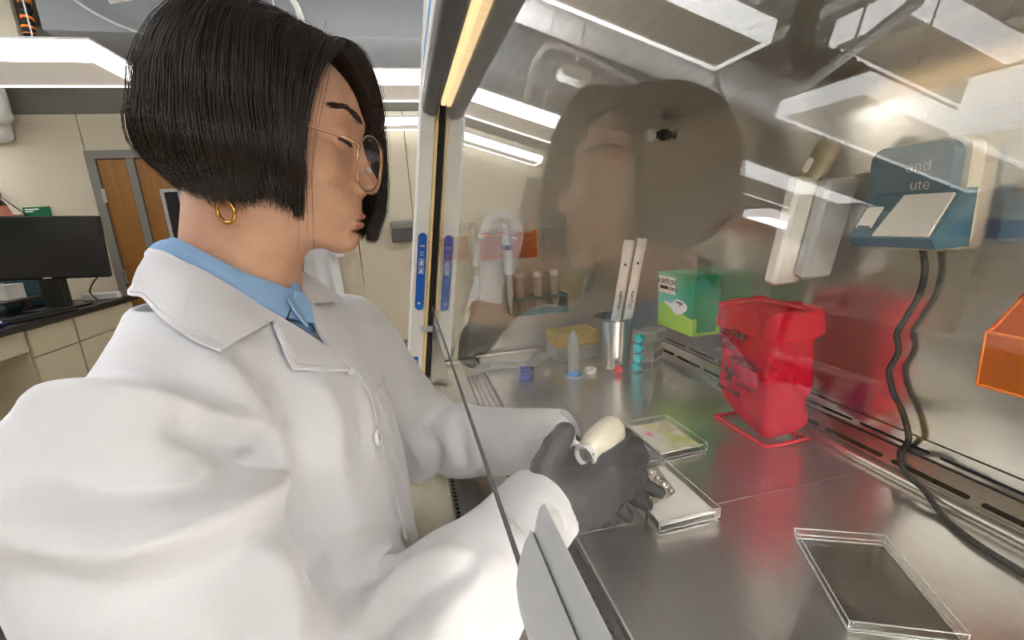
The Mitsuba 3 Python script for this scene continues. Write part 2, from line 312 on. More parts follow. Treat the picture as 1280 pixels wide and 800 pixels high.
marks = [ext(affinity.translate(rrect(.012, .003, .0005), 0, .062), .0004)]
for k, yy in enumerate((.048, .044, .040)): marks.append(ext(affinity.translate(rrect(.010 - .002 * (k % 2), .0013, .0002), 0, yy), .0004))
for yy in (.024, .004):
    o = affinity.translate(rrect(.012, .017, .001), 0, yy); i = affinity.translate(rrect(.0098, .0148, .0005), 0, yy)
    marks.append(ext(o.difference(i).union(Polygon([(-.004, yy - .006), (.003, yy - .006), (.003, yy + .002), (0, yy + .006), (-.002, yy + .002)])), .0004))
marks.append(ext(affinity.translate(rrect(.006, .005, .0005), -.001, -.076), .0004))
for m_ in marks: part(lab, 'pictogram', onpost(.203, -.031, m_), 'paper', False)
part(post, 'sticker', pl(sp(-1.0999, -.018, -.033), GN, GU, ext(rrect(.0125, .019, .001), .001)), 'blue_label', False, label='small square blue sticker')
part(post, 'sticker_print', onpost(-.018, -.033, ext(rrect(.007, .004, .0003).union(affinity.translate(rrect(.008, .002, .0003), 0, -.005)), .0006)), 'paper', False)
part(post, 'gusset', tri(*(lambda q: (np.vstack([q, q + V(-.02, 0, 0)]), [(0, 1, 2), (3, 5, 4), (0, 3, 4), (0, 4, 1), (1, 4, 5), (1, 5, 2), (2, 5, 3), (2, 3, 0)]))(np.array([(-1.095, .0445, 1.085), (-1.095, .0215, .925), (-1.095, .068, .94)]))), 'steel_dark', False)
part(post, 'latch', sbx(-1.1, -1.07, .062, .072, -.024, .02, .002), 'grey_plastic', False, label='small grey sash latch')
part(post, 'latch_hook', sbx(-1.075, -1.066, .045, .078, .002, .008, .001), 'dark_grey', False)
# sash: sheet of glass with its dark ground edge, header, handle
sash = part(cab, 'sash', tri([(-1.097, gy(1.12), 1.12), (X1, gy(1.12), 1.12), (X1, gy(2.2), 2.2), (-1.097, gy(2.2), 2.2)], [(0, 1, 2), (0, 2, 3)]), 'sash_glass', False, label='large clear glass sash')
part(sash, 'ground_edge', bx(-1.097, X1, gy(1.12) - .0016, gy(1.12) + .0016, 1.1175, 1.1202, .0004), 'dark_grey', False)
def sprof(x0, x1, pts, m=None):                          # extrude a profile given in (n, s) along x
    P_ = [(p[0], p[1]) for p in pts]; e = ext(Polygon(P_), x1 - x0)
    v = e.vertices; w = np.array([sp(0, b, a) for a, b in v[:, :2]]); w[:, 0] = x0 + v[:, 2]
    f = e.faces; t = tri(w, f)
    return t
def rnd(pts, r, q=4): return list(Polygon(pts).buffer(-r).buffer(r, quad_segs=q).exterior.coords)[:-1]
hd = part(cab, 'header', sprof(-1.13, X1, rnd([(-.046, .562), (-.012, .552), (-.012, 1.3), (-.046, 1.3)], .011)), 'dark_grey', 35, label='dark grey header over the sash')
part(hd, 'facade', sprof(-1.135, X1, [(-.0480, .60), (-.0458, .598), (-.0458, 1.3), (-.0480, 1.3)]), 'white_plastic', False, label='white outer facing')
part(hd, 'facade_stripe', sprof(-1.136, X1, [(-.0484, .66), (-.0480, .66), (-.0480, .70), (-.0484, .70)]), 'light_blue', False)
k = part(hd, 'glowing_seal', sprof(-1.02, X1, [(-.0105, .562), (-.0012, .562), (-.0012, .60), (-.0105, .60)]), 'cream_seal', False, label='cream seal between header and glass, made to glow as if backlit')
scene[k]['emitter'] = {'type': 'area', 'radiance': rgb((1.0, .70, .36))}  # seal given its own emission in place of light leaking from behind
for k, (s, nn) in enumerate(((.562, -.022),)): part(hd, 'screw', lathe([(0, 0), (.004, 0), (.004, .002), (.0, .003)], 12, sp(-1.09, s, nn), -GU), 'chrome', 30)
# glazing handle on the sash's lower edge
hp = [(-.0105, .128), (-.0122, .138), (-.0120, .150), (-.0100, .162), (-.0072, .168), (-.0056, .166), (-.0052, .172), (-.0042, .180), (-.002, .183), (-.0008, .180), (-.0008, .118), (-.005, .116), (-.0085, .120)]
hx = -.190
han = part(cab, 'sash_handle', sprof(hx, X1, hp), 'handle_grey', 40, label='grey plastic handle along the lower sash edge')
# added lamp panel at the near end, standing in for light through the sash
k = part(cab, 'added_lamp_panel', bx(.05, .60, .20, .46, 1.575, 1.59, .003), 'white_plastic', False, label='added bright lamp panel under the cabinet roof')
scene[k]['emitter'] = {'type': 'area', 'radiance': rgb((ADDED_PANEL_ON, ADDED_PANEL_ON * .97, ADDED_PANEL_ON * .91))}
for x in (.1, .55): part(cab, 'added_lamp_hanger', rod((x, .33, 1.588), (x, .33, 1.63), .006), 'white_paint', True)  # rods carrying the added panel
part(cab, 'added_light_baffle', bx(.030, .034, .17, .50, 1.47, 1.64, .001), 'steel_dark', False, label='added baffle that keeps the lamp panel light off the upper left')  # unseen sheet added to block light towards the upper left walls
# ================================================================ things inside the cabinet
thin('red_film', srgb(228, 24, 62), .14, .25, .8)
thin('orange_acrylic', srgb(246, 146, 20), .12, .55, .8)
thin('orange_haze', srgb(255, 150, 90), .12, .75, .5)
thin('yellow_clear', srgb(246, 226, 110), .2, .55, .8)
thin('haze_clear', srgb(232, 236, 232), .35, .6, .9)
thin('flask_clear', srgb(238, 242, 240), .12, .82, .6)
thin('teal_clear', srgb(110, 190, 200), .15, .6, .8)
thin('white_tube', srgb(240, 242, 240), .3, .2, 1.1)
Z1 = np.eye(3)
def edges_of(ps, loops, r=.0007):
    return [tube(np.array([ps[i] for i in l]), r, 5) for l in loops]
# steel canister with two wrapped pipettes
CX, CY = -1.02, .49
t = thing('steel_canister', 'tall stainless steel beaker standing at the back left of the work surface', 'canister')
cprof = [(.0, .001), (.034, .0), (.036, .003), (.048, .128), (.051, .131), (.0505, .134), (.047, .132), (.035, .006), (0, .006)]
part(t, 'body', lathe(cprof, 40, (CX, CY, WS)), 'steel', 35)
for k, (b0, t0, w, lb) in enumerate((((-1.035, .482, .945), (-1.0, .522, 1.25), .024, 'left of two paper-wrapped pipettes leaning in the steel beaker'), ((-1.005, .497, .945), (-.995, .553, 1.252), .022, 'right of two paper-wrapped pipettes leaning in the steel beaker'))):
    t = thing('wrapped_pipette', lb, 'wrapped pipette', 'wrapped pipettes in the steel beaker')
    b0, t0 = V(*b0), V(*t0); u = nz(t0 - b0); A = axes_of(u, V(.42, .9, 0)); L = np.linalg.norm(t0 - b0); R_ = []
    for i, s in enumerate(np.linspace(0, 1, 16)):
        a = np.arange(12) * np.pi / 6; th = .0048 if s < .9 else .0012 + .0036 * (1 - (s - .9) / .1); ww = w / 2 * (1 + .08 * (s > .92) + .04 * math.sin(s * 23 + k))
        q = b0 + u * L * s; R_.append(q + np.cos(a)[:, None] * A[0] * ww + np.sin(a)[:, None] * A[1] * th)
    part(t, 'sleeve', rings(R_), 'paper', 40)
    front = nz(np.cross(u, A[0])); front = front if front @ V(1, -.5, 0) > 0 else -front
    ey = np.cross(front, u)
    part(t, 'lettering', text('Stripette', .0085, b0 + u * L * .52 + front * .0049, u, ey, .0003), 'ink', False)
    part(t, 'mark', pl(b0 + u * L * .8 + front * .0049, u, ey, ext(Polygon([(0, -.004), (.008, 0), (0, .004)]), .0003)), 'navy', False)
# yellow tip box
t = thing('tip_box', 'clear box of yellow pipette tips with a yellow lid at the back left', 'tip box')
bx0, bx1, by0, by1 = -1.185, -1.10, .357, .486
part(t, 'base', bx(bx0, bx1, by0, by1, WS, WS + .04, .004), 'haze_clear', False)
part(t, 'lid', bx(bx0 - .001, bx1 + .001, by0 - .001, by1 + .001, WS + .041, WS + .078, .005), 'yellow_clear', False, label='translucent yellow lid')
part(t, 'rack', bx(bx0 + .004, bx1 - .004, by0 + .004, by1 - .004, WS + .040, WS + .047, .001), 'yellow', False, label='yellow rack plate')
for i in range(12):
    for j in range(0, 4):
        y, x = by0 + .013 + i * .0094, bx1 - .012 - j * .009
        part(t, 'tip', lathe([(.0006, -.034), (.0035, .004), (.004, .012), (0, .012)], 8, (x, y, WS + .046)), 'yellow', 40)
# conical tube standing on its blue cap, in a small dish lid
t = thing('small_dish', 'small clear round lid under the conical tube', 'dish')
part(t, 'dish', lathe([(0, 0), (.022, 0), (.022, .007), (.0212, .007), (.0212, .001), (0, .001)], 28, (-.985, .366, WS)), 'haze_clear', 35)
t = thing('conical_tube', 'conical plastic tube standing upside down on its blue cap', 'tube')
part(t, 'cap', lathe([(0, 0), (.0165, 0), (.0172, .001), (.0172, .013), (.0165, .014), (0, .014)], 28, (-.985, .366, WS + .0015)), 'light_blue', 35, label='blue screw cap')
part(t, 'barrel', lathe([(.014, .0155), (.014, .088), (.012, .1), (.006, .113), (.003, .117), (0, .118)], 24, (-.985, .366, WS), cap=False), 'haze_clear', 40)
one('white_cap', 'white plastic cap lying beside the conical tube', 'ring', lathe([(.010, 0), (.0155, 0), (.016, .001), (.016, .010), (.015, .011), (.012, .011), (.011, .009), (.010, .003)], 28, (-1.0, .414, WS), cap=False), 'white_plastic', 35)  # a loose white cap, shaped as an open ring
for k, (x, y, lb) in enumerate(((-1.055, .262, 'dark blue vial lying nearer the tip box of two'), (-1.0, .247, 'dark blue vial lying farther from the tip box of two'))):
    t = thing('vial', lb, 'vial', 'blue vials lying on the work surface'); a = nz(V(.3, 1, 0))
    part(t, 'body', lathe([(0, -.016), (.008, -.016), (.009, -.013), (.009, .008), (.007, .01)], 18, (x, y, WS + .0092), a), 'blue_plastic', 40)
    part(t, 'cap', lathe([(0, .011), (.0088, .011), (.009, .02), (0, .0205)], 18, (x, y, WS + .0092), a), 'navy', 40, label='darker cap')
for k, (x, y) in enumerate(((-1.035, .316), (-1.02, .305))):
    one('clear_cap', ('small clear cap lying behind another near the blue vials', 'small clear cap lying in front of another near the blue vials')[k], 'cap', lathe([(0, 0), (.008, 0), (.008, .009), (.0072, .009), (.0072, .001), (0, .001)], 16, (x, y, WS)), 'haze_clear', 35, 'small clear caps')
one('plastic_sleeve', 'crumpled clear plastic sleeve lying along the left edge of the work surface', 'plastic sleeve', tube(spline([(-1.1, .12, WS + .01), (-1.12, .2, WS + .012), (-1.1, .27, WS + .009), (-1.14, .34, WS + .012)], 24), .009 + .004 * rng.random(24), 9, flat=1.6), 'haze_clear', 30)
# four stacked culture flasks with teal caps, and a red-capped tube
fu = nz(V(.55, -.835, 0)); fw = V(-fu[1], fu[0], 0)
for k in range(4):
    c = V(-.958 + .003 * (k % 2), .517 + .002 * k, WS + .0125 + k * .0243); rot = 0.06 * ((k * 7) % 3 - 1)
    u = nz(fu + fw * rot); w = V(-u[1], u[0], 0)
    t = thing('culture_flask', ('lowest', 'second from the bottom', 'third from the bottom', 'topmost')[k] + ' of four stacked clear culture flasks with teal caps', 'culture flask', 'stacked culture flasks with teal caps')
    pts2 = [(-.010, -.009), (-.010, .009), (-.016, .009), (-.034, .025), (-.085, .025), (-.085, -.025), (-.034, -.025), (-.016, -.009)]
    body = hull([c + u * a + w * b + V(0, 0, s * .0108) for a, b in pts2[2:] for s in (-1, 1)])
    b_ = part(t, 'body', body, 'flask_clear', False)
    for s in (-1, 1):
        ring = [c + u * a + w * b + V(0, 0, s * .0108) for a, b in pts2[2:]]
        part(b_, 'edge', loop(ring, .0009, 5), 'flask_edge', True)
    for a, b in pts2[3:7]: part(b_, 'edge', rod(c + u * a + w * b - V(0, 0, .0108), c + u * a + w * b + V(0, 0, .0108), .0009, 5), 'flask_edge', True)
    part(t, 'cap', lathe([(0, -.012), (.0108, -.012), (.0115, -.010), (.0115, .003), (.0105, .0048), (0, .005)], 24, c, u), 'cap_teal', 35, label='teal screw cap')
t = thing('red_cap_tube', 'small clear tube lying with its red cap towards the camera beside the teal caps', 'tube')
part(t, 'cap', lathe([(0, -.011), (.0098, -.011), (.0105, -.009), (.0105, .003), (0, .0045)], 22, (-.962, .472, WS + .0108), nz(V(.9, -.43, 0))), 'cap_red', 35, label='red screw cap')
part(t, 'barrel', lathe([(.009, -.011), (.009, -.03), (0, -.031)], 18, (-.962, .472, WS + .0108), nz(V(.9, -.43, 0))), 'haze_clear', 35)
# wipes box stuck on the back wall
KX0, KX1, KY0, KY1, KZ0, KZ1 = -.998, -.856, .598, YB - .0015, 1.035, 1.168
gwave = lambda p: KZ0 + .052 + .012 * dr.sin((p.x + 1.0) * 34)
mat('wipes_card', {'type': 'principled', 'roughness': .45, 'specular': .4, 'base_color': mikit.proc(lambda p, n, uv: mix(mix(srgb(132, 208, 178), srgb(36, 148, 96), sstep(-.96, -.85, p.x + .2 * (p.z - 1.1))), srgb(168, 218, 64), sstep(-.0006, .0006, gwave(p) - p.z)))})
t = thing('wipes_box', 'green and white carton of lab wipes fixed to the rear steel wall', 'tissue box')
part(t, 'carton', bx(KX0, KX1, KY0, KY1, KZ0, KZ1, .001), 'wipes_card', False)
fy = KY0 - .0002
part(t, 'logo_panel', pl((KX0 + .040, fy, KZ1 - .028), (1, 0, 0), (0, 0, 1), ext(rrect(.072, .040, .003), .0003)), 'paper', False)
part(t, 'lettering', text('KIMTECH', .0115, (KX0 + .040, fy - .0003, KZ1 - .020), (1, 0, 0), (0, 0, 1), .0002, True), 'ink', False)
part(t, 'lettering_bar', pl((KX0 + .028, fy - .0003, KZ1 - .035), (1, 0, 0), (0, 0, 1), ext(rrect(.034, .008, .001), .0002)), 'ink', False)
part(t, 'lettering', text('SCIENCE', .0075, (KX0 + .060, fy - .0003, KZ1 - .035), (1, 0, 0), (0, 0, 1), .0002, True), 'ink', False)
a = np.linspace(0, 2 * np.pi, 40, endpoint=False)
leaf = Polygon(np.stack([.040 * np.cos(a) + .008 * np.cos(3 * a), .016 * np.sin(a) + .006 * np.sin(2 * a + .6)], 1))
pc = part(t, 'picture', pl((KX0 + .075, fy, KZ0 + .060), (1, 0, 0), (0, 0, 1), ext(leaf, .0004)), 'paper', False, label='picture of a white folded wipe')
part(pc, 'fold_shade', pl((KX0 + .078, fy - .0004, KZ0 + .067), (1, 0, .1), (0, 0, 1), ext(affinity.scale(leaf, .62, .34), .0002)), 'frame_grey', False)
part(pc, 'fold_shade', pl((KX0 + .070, fy - .0006, KZ0 + .064), (1, 0, .05), (0, 0, 1), ext(affinity.scale(leaf, .5, .3), .0002)), 'paper', False)
part(t, 'side_picture', pl((KX1 + .0003, KY0 + .036, KZ0 + .05), (0, 1, 0), (0, 0, 1), ext(rrect(.05, .085, .004), .0003)), 'green_print', False)
# red biohazard bag on its red wire stand
t = thing('bag_stand', 'red wire stand under the red bag', 'stand')
gx0, gx1, gy0, gy1 = -.678, -.554, .530, .610
lo = np.array([(gx0, gy0, WS + .004), (gx1, gy0, WS + .004), (gx1, gy1, WS + .004), (gx0, gy1, WS + .004)])
part(t, 'base_wire', loop(lo, .0034, 8), 'red_wire', True)
for q in (lo[2] + V(-.014, -.014, 0), lo[3] + V(.014, -.014, 0)): part(t, 'upright', rod(q, q + V(0, 0, .205), .003, 8), 'red_wire', True)
top = lo + V(0, 0, .214)
part(t, 'top_wire', loop(top, .003, 8), 'red_wire', True)
t = thing('biohazard_bag', 'translucent red biohazard waste bag with black print on the wire stand', 'waste bag')
def bagring(z, fac, seedk, out):
    q = np.array(rrect((gx1 - gx0) * fac + out, (gy1 - gy0) * fac + out, .012, 4).exterior.coords)[:-1]; q = resample(q, 72)
    return np.stack([q[:, 0] + (gx0 + gx1) / 2, q[:, 1] + (gy0 + gy1) / 2, q[:, 0] * 0 + z], 1)
nz_ = 44; R_ = []
m0 = len(bagring(0, 1, 0, .004))
for i, s in enumerate(np.linspace(0, 1, nz_)):
    fac = 1.0 if s > .16 else .74 + .26 * (s / .16) ** .5
    q = bagring(0, 1, 0, .006); c = q.mean(0)
    q = c + (q - c) * np.array([fac, fac, 1]); g = np.array([gx1 + .01, gy0 + .03]); near = np.exp(-np.linalg.norm(q[:, :2] - g, axis=1) / .06)
    zb = .938 + .05 * (1 - near) ** 2 * np.clip((gx1 - q[:, 0]) / .12, 0, 1); q[:, 2] = zb + (1.148 - zb) * s
    f_ = meshkit.fbm(np.stack([q[:, 0] * 38, q[:, 1] * 38, q[:, 2] * 18], 1), 3, 3) - .5
    f2 = np.abs(meshkit.noise(np.stack([q[:, 0] * 60 + q[:, 2] * 40, q[:, 1] * 60, q[:, 2] * 24], 1), 8) - .5)
    q[:, :2] += (q[:, :2] - c[:2]) / .06 * (f_ * .018 - f2 * .014)[:, None] * (.35 + .65 * (1 - s) ** .7); R_.append(q)
R_ = np.array(R_); bv = rings(R_, cap=False); kbot = len(bv.vertices)
bag = tri(np.vstack([bv.vertices, R_[0].mean(0)]), np.vstack([bv.faces, [((j + 1) % R_.shape[1], j, kbot) for j in range(R_.shape[1])]]))
part(t, 'film', bag, 'red_film', True)
cf = []
for i, (z, o) in enumerate(((1.140, .008), (1.150, .009), (1.154, .011), (1.150, .014), (1.138, .016), (1.124, .017), (1.112, .017))):
    q = bagring(z, 1, 0, o); s = np.arange(len(q)); q[:, 2] += (meshkit.noise(np.stack([s * .23, s * 0 + z * 90, s * 0], 1), 5) - .5) * .008 * (i > 0) - .018 * np.clip((q[:, 0] - gx0) / .12, 0, 1) * (i > 3) * 0
    q[:, :2] += (meshkit.noise(np.stack([s * .31, s * 0 + i * .7, s * 0 + 3], 1), 6)[:, None] - .5) * .006; cf.append(q)
part(t, 'folded_cuff', rings(np.array(cf), cap=False), 'red_film', True, label='cuff folded over the wire')
by = gy0 - .0085
def onbag(x, z, m): return pl((x, by - .0012, z), (1, 0, 0), (0, 0, 1), m)
cir = []
C3 = Point(0, 0)
bio = None
for k in range(3):
    an = math.pi / 2 + k * 2 * math.pi / 3; c = (math.cos(an), math.sin(an))
    ring = Point(c[0] * 11, c[1] * 11).buffer(9.5, quad_segs=10).difference(Point(c[0] * 13.2, c[1] * 13.2).buffer(7.6, quad_segs=10)).difference(Point(c[0] * 21, c[1] * 21).buffer(3.6))
    bio = ring if bio is None else bio.union(ring)
bio = bio.difference(Point(0, 0).buffer(2.2)).union(Point(0, 0).buffer(11.5).difference(Point(0, 0).buffer(9.6)).intersection(union_all([Polygon([(0, 0), (40 * math.cos(a - .62), 40 * math.sin(a - .62)), (40 * math.cos(a + .62), 40 * math.sin(a + .62))]) for a in (math.pi / 2 + math.pi / 3, math.pi / 2 + math.pi, math.pi / 2 + 5 * math.pi / 3)])))
bio = affinity.scale(bio, .00105, .00105, origin=(0, 0))
part(t, 'biohazard_symbol', onbag(-.635, 1.035, ext(bio, .0006)), 'ink', False)
part(t, 'lettering', text('ical Bag', .0125, (-.634, by - .0012, 1.108), (1, 0, 0), (0, 0, 1), .0004, True), 'ink', False)
part(t, 'lettering', text('BIOHAZARD', .007, (-.635, by - .0012, 1.004), (1, 0, 0), (0, 0, 1), .0004, True), 'ink', False)
for k, (x, z, w) in enumerate(((-.645, 1.094, .03), (-.643, 1.089, .044), (-.641, 1.084, .046), (-.645, 1.079, .04), (-.61, 1.072, .03), (-.603, 1.067, .06), (-.603, 1.0625, .064), (-.603, 1.058, .058), (-.597, 1.022, .044))):
    q = 0
    while q < w - .004:
        l_ = min(.003 + .006 * rng.random(), w - q); part(t, 'small_print', onbag(x - w / 2 + q + l_ / 2, z, ext(sbox(-l_ / 2, -.0013, l_ / 2, .0013), .0003)), 'ink', False); q += l_ + .0018
part(t, 'blank_label', onbag(-.585, 1.04, ext(rrect(.024, .026, .001), .0004)), 'red_film', False)
# plates
def plate(name, label, c, ang, lx, ly, h, grp=None):
    t = thing(name, label, 'dish', grp); u = V(math.cos(ang), math.sin(ang), 0); w = V(-u[1], u[0], 0); A = np.array([u, w, (0, 0, 1)]); c = V(*c)
    bs, ld = obox(c + V(0, 0, h * .27), A, (lx / 2, ly / 2, h * .27), .0012), obox(c + V(0, 0, h * .68), A, (lx / 2 + .0012, ly / 2 + .0012, h * .32), .001)
    part(t, 'base', tri(bs.vertices, bs.faces[bs.face_normals[:, 2] < .6]), 'clear', False)          # open tray
    part(t, 'lid', tri(ld.vertices, ld.faces[ld.face_normals[:, 2] > -.6]), 'clear', False)           # open below
    for z, e, r in ((.0008, .0, .0009), (h * .36, .0012, .0007), (h, .0012, .0007)):
        q = [c + u * (sx * (lx / 2 + e)) + w * (sy * (ly / 2 + e)) + V(0, 0, z) for sx, sy in ((-1, -1), (1, -1), (1, 1), (-1, 1))]
        part(t, 'rim', loop(q, r, 5), 'clear_edge', True)
    for sx, sy in ((-1, -1), (1, -1), (1, 1), (-1, 1)):
        q = c + u * (sx * (lx / 2 + .001)) + w * (sy * (ly / 2 + .001)); part(t, 'corner', rod(q + V(0, 0, h * .36), q + V(0, 0, h), .0007, 5), 'clear_edge', True)
    return t, c, u, w
tex('stained_gel', lambda p, n, uv: mix(mix(mix(srgb(232, 228, 214), srgb(206, 206, 128), sstep(.38, .62, fbm(p.x * 22, p.y * 26, 1.0)) * sstep(.36, .40, p.y)), srgb(196, 176, 92), .6 * sstep(.55, .7, fbm(p.x * 40 + 3, p.y * 34, 2.0)) * sstep(.37, .4, p.y)),
                                        srgb(228, 120, 150), sstep(.014, .006, dr.sqrt(dr.square(p.x + .642) + dr.square((p.y - .372) * 1.6)) + .006 * fbm(p.x * 160, p.y * 160, 0.0))), .5, .4)
t, c, u, w = plate('culture_plate', 'clear rectangular dish holding a membrane with green and pink stains', (-.630, .392, WS), .03, .112, .082, .018)
part(t, 'membrane', obox(c + V(0, 0, .0105), np.array([u, w, (0, 0, 1)]), (.049, .037, .0012), .001), 'stained_gel', False, label='white membrane with green and pink stains')
t, c, u, w = plate('culture_plate', 'clear rectangular dish with wells and a torn white sheet under the finger tips', (-.489, .303, WS), .02, .122, .083, .02)
A = np.array([u, w, (0, 0, 1)])
sh = Polygon([(.058, -.037), (.058, .037), (.0, .038), (-.05, .036), (-.056, .028), (-.03, .024), (-.01, .022), (.008, .017), (.012, .01), (.018, -.002), (.016, -.012), (.022, -.02), (.02, -.036)]).buffer(.0012)
part(t, 'sheet', pl(c + V(0, 0, .012), u, w, ext(sh, .0012)), 'paper', False, label='torn white paper sheet')
part(t, 'tray', obox(c + V(-.02, 0, .0045), A, (.036, .036, .0035), .001), 'cream_plastic', False)
for i in range(4):
    for j in range(3):
        part(t, 'well', lathe([(.0035, .0), (.0062, .0035), (.0066, .004), (.0062, .0045), (.0055, .0042), (.003, .001)], 14, c + u * (-.046 + i * .0165) + w * (-.018 + j * .016) + V(0, 0, .0085), cap=False), 'steel_dark' if (i + j) % 2 else 'chrome', 40)
t, c, u, w = plate('culture_plate', 'empty clear dish with a lid, nearest to the camera on the right', (-.301, .4245, WS), -.44, .124, .09, .013)
# ---------------------------------------------------------------- on the walls of the cabinet
t = thing('wall_charger', 'teal wall charger with a pale modelled reflection and black cord on the rear wall', 'charger')
cx0, cx1, cz0, cz1 = -.517, -.419, 1.250, 1.383
def wl(x0, x1, z0, z1, y0, y1, r): return pl(((x0 + x1) / 2, y1, (z0 + z1) / 2), (1, 0, 0), (0, 0, 1), ext(rrect(x1 - x0, z1 - z0, r, 8), y1 - y0))
part(t, 'back_plate', wl(cx0 + .008, cx1 + .006, cz0 - .004, cz1, .650, YB, .018), 'cream_plastic', 40, label='cream back plate')
part(t, 'upper_body', wl(cx0, cx1, 1.29, cz1 - .004, .632, .649, .018), 'teal_plastic', 40)
pr_ = Polygon([(.590, 1.266), (.598, 1.254), (.649, 1.254), (.649, 1.322), (.632, 1.322), (.624, 1.317)])
part(t, 'lower_body', pl((-.503, 0, 0), (0, 1, 0), (0, 0, 1), ext(pr_, .102)), 'teal_plastic', False)
fp = lambda x, z: V(x, .5895 + (z - 1.266) * .667, z)
dn = nz(V(0, -1, .7)); du = nz(V(0, .7, 1))
q = [fp(-.470, 1.268), fp(-.405, 1.268), fp(-.405, 1.316), fp(-.460, 1.316)]
part(t, 'front_panel', tri(*(lambda a: (np.vstack([a, a + dn * .003]), [(0, 1, 2), (0, 2, 3), (4, 6, 5), (4, 7, 6), (0, 4, 5), (0, 5, 1), (1, 5, 6), (1, 6, 2), (2, 6, 7), (2, 7, 3), (3, 7, 4), (3, 4, 0)]))(np.array(q))), 'white_plastic', False, label='pale sheet modelled after a reflection of lit paper')  # solid sheet put where lit paper is reflected on the charger
part(t, 'sticker', pl(fp(-.488, 1.290) + dn * .0012, (1, 0, 0), du, ext(rrect(.022, .032, .002), .001)), 'paper', False, label='white label with blue lines')
part(t, 'sticker_line', pl(fp(-.488, 1.278) + dn * .0023, (1, 0, 0), du, ext(rrect(.017, .003, .0005), .0004)), 'navy', False)
part(t, 'lettering', text('and', .0125, (-.456, .6318, 1.352), (1, 0, 0), (0, 0, 1), .0005), 'grey_plastic', False)
part(t, 'lettering', text('ute', .0115, (-.451, .6318, 1.329), (1, 0, 0), (0, 0, 1), .0005), 'grey_plastic', False)
# cord
cp = [(-.4365, .63, 1.25), (-.432, .632, 1.222), (-.437, .635, 1.19), (-.453, .64, 1.155), (-.462, .642, 1.132), (-.459, .645, 1.108), (-.467, .645, 1.082), (-.467, .645, 1.07), (-.456, .642, 1.048), (-.442, .64, 1.03), (-.43, .638, 1.008), (-.425, .636, .990), (-.43, .632, .972), (-.424, .628, .957), (-.41, .622, .9495), (-.385, .615, .9455), (-.35, .6, .9335), (-.31, .585, .9335), (-.27, .58, .9335), (-.2, .575, .9335)]
cp = [(x * .657 / y, .657, 1.32 + (z - 1.32) * .657 / y) if z > .965 and y > .625 else (x, y, z) for x, y, z in cp]
part(t, 'power_cord', tube(spline(cp, 110), .0035, 8, flat=1.3), 'black_rubber', True, label='black cord running down onto the work surface')
# pipette controller on the rear wall
t = thing('pipette_controller', 'tan and white pistol-grip pipette controller hanging on the rear wall', 'pipette controller')
a0, a1 = V(-.574, .588, 1.352), V(-.610, .588, 1.190)
u = nz(a1 - a0); A = axes_of(u, (1, 0, 0)); L = np.linalg.norm(a1 - a0)
part(t, 'grip', obox((a0 + a1) / 2, A, (.0125, .026, L / 2), .005), 'white_plastic', 35, label='long white grip')
part(t, 'grip_back', obox((a0 + a1) / 2 + V(.024, .032, .002), A, (.011, .028, L / 2 - .008), .005), 'grey_plastic', 35)
h0, h1 = V(-.557, .60, 1.386), V(-.594, .60, 1.330)
plain('tan_plastic', srgb(148, 138, 112), .4, .4)
part(t, 'head', hull(np.vstack([trimesh.creation.icosphere(2, r).vertices * (1, .9, 1) + p for p, r in ((h0, .018), (h1, .018), (V(-.607, .61, 1.318), .014))])), 'tan_plastic', True, label='tan motor head')
hd_ = nz(h1 - h0)
part(t, 'label', pl((h0 + h1) / 2 - hd_ * .012 + V(.002, -.0205, 0), hd_, np.cross(V(0, -1, 0), hd_), ext(rrect(.022, .009, .004), .002)), 'paper', False, label='oval white label')
part(t, 'trigger', obox(V(-.582, .57, 1.338), A, (.006, .008, .012), .003), 'grey_plastic', 35)
part(t, 'nose', lathe([(.013, 0), (.012, .03), (.008, .05), (.008, .062), (0, .062)], 20, (-.60, .61, 1.33), nz(V(-.5, .1, -.5))), 'dark_grey', 35)
# clear bag hanging beside it
t = thing('document_pouch', 'clear pouch with a dark slot hanging behind the pipette controller', 'pouch')
part(t, 'pouch', wl(-.565, -.475, 1.258, 1.352, .662, .6635, .004), 'haze_clear', False)
part(t, 'slot', wl(-.535, -.497, 1.334, 1.345, .6595, .6615, .003), 'dark_grey', False)
part(t, 'card', wl(-.563, -.52, 1.27, 1.305, .6595, .6605, .002), 'white_plastic', False)
# orange acrylic bin
t = thing('orange_bin', 'orange acrylic wall bin at the right edge of the picture', 'bin')
ox0, ox1, oy0, oy1, oz0 = -.343, -.235, .602, .668, 1.108
def sheet(p): p = np.array(p, float); n_ = nz(np.cross(p[1] - p[0], p[2] - p[0])) * .0011; return hull(np.vstack([p - n_, p + n_]))
part(t, 'front', sheet([(ox0, oy0, oz0), (ox1, oy0, oz0), (ox1, oy0, 1.168), (ox0, oy0, 1.168)]), 'orange_acrylic', False)
part(t, 'back', sheet([(ox0 + .004, oy1, oz0), (ox1, oy1, oz0), (ox1, oy1, 1.245), (ox0 + .004, oy1, 1.222)]), 'orange_acrylic', False)
part(t, 'bottom', sheet([(ox0, oy0, oz0), (ox1, oy0, oz0), (ox1, oy1, oz0), (ox0, oy1, oz0)]), 'orange_acrylic', False)
part(t, 'side', sheet([(ox0, oy0, oz0), (ox0, oy1, oz0), (ox0, oy1, 1.222), (ox0, oy0 + .01, 1.172), (ox0, oy0, 1.168)]), 'orange_acrylic', False)
part(t, 'side', sheet([(ox1, oy0, oz0), (ox1, oy1, oz0), (ox1, oy1, 1.24), (ox1, oy0, 1.168)]), 'orange_acrylic', False)
eg = [(ox0, oy0, oz0), (ox0, oy0, 1.168), (ox0, oy0 + .01, 1.172), (ox0, oy1, 1.222), (ox1, oy1, 1.245)]
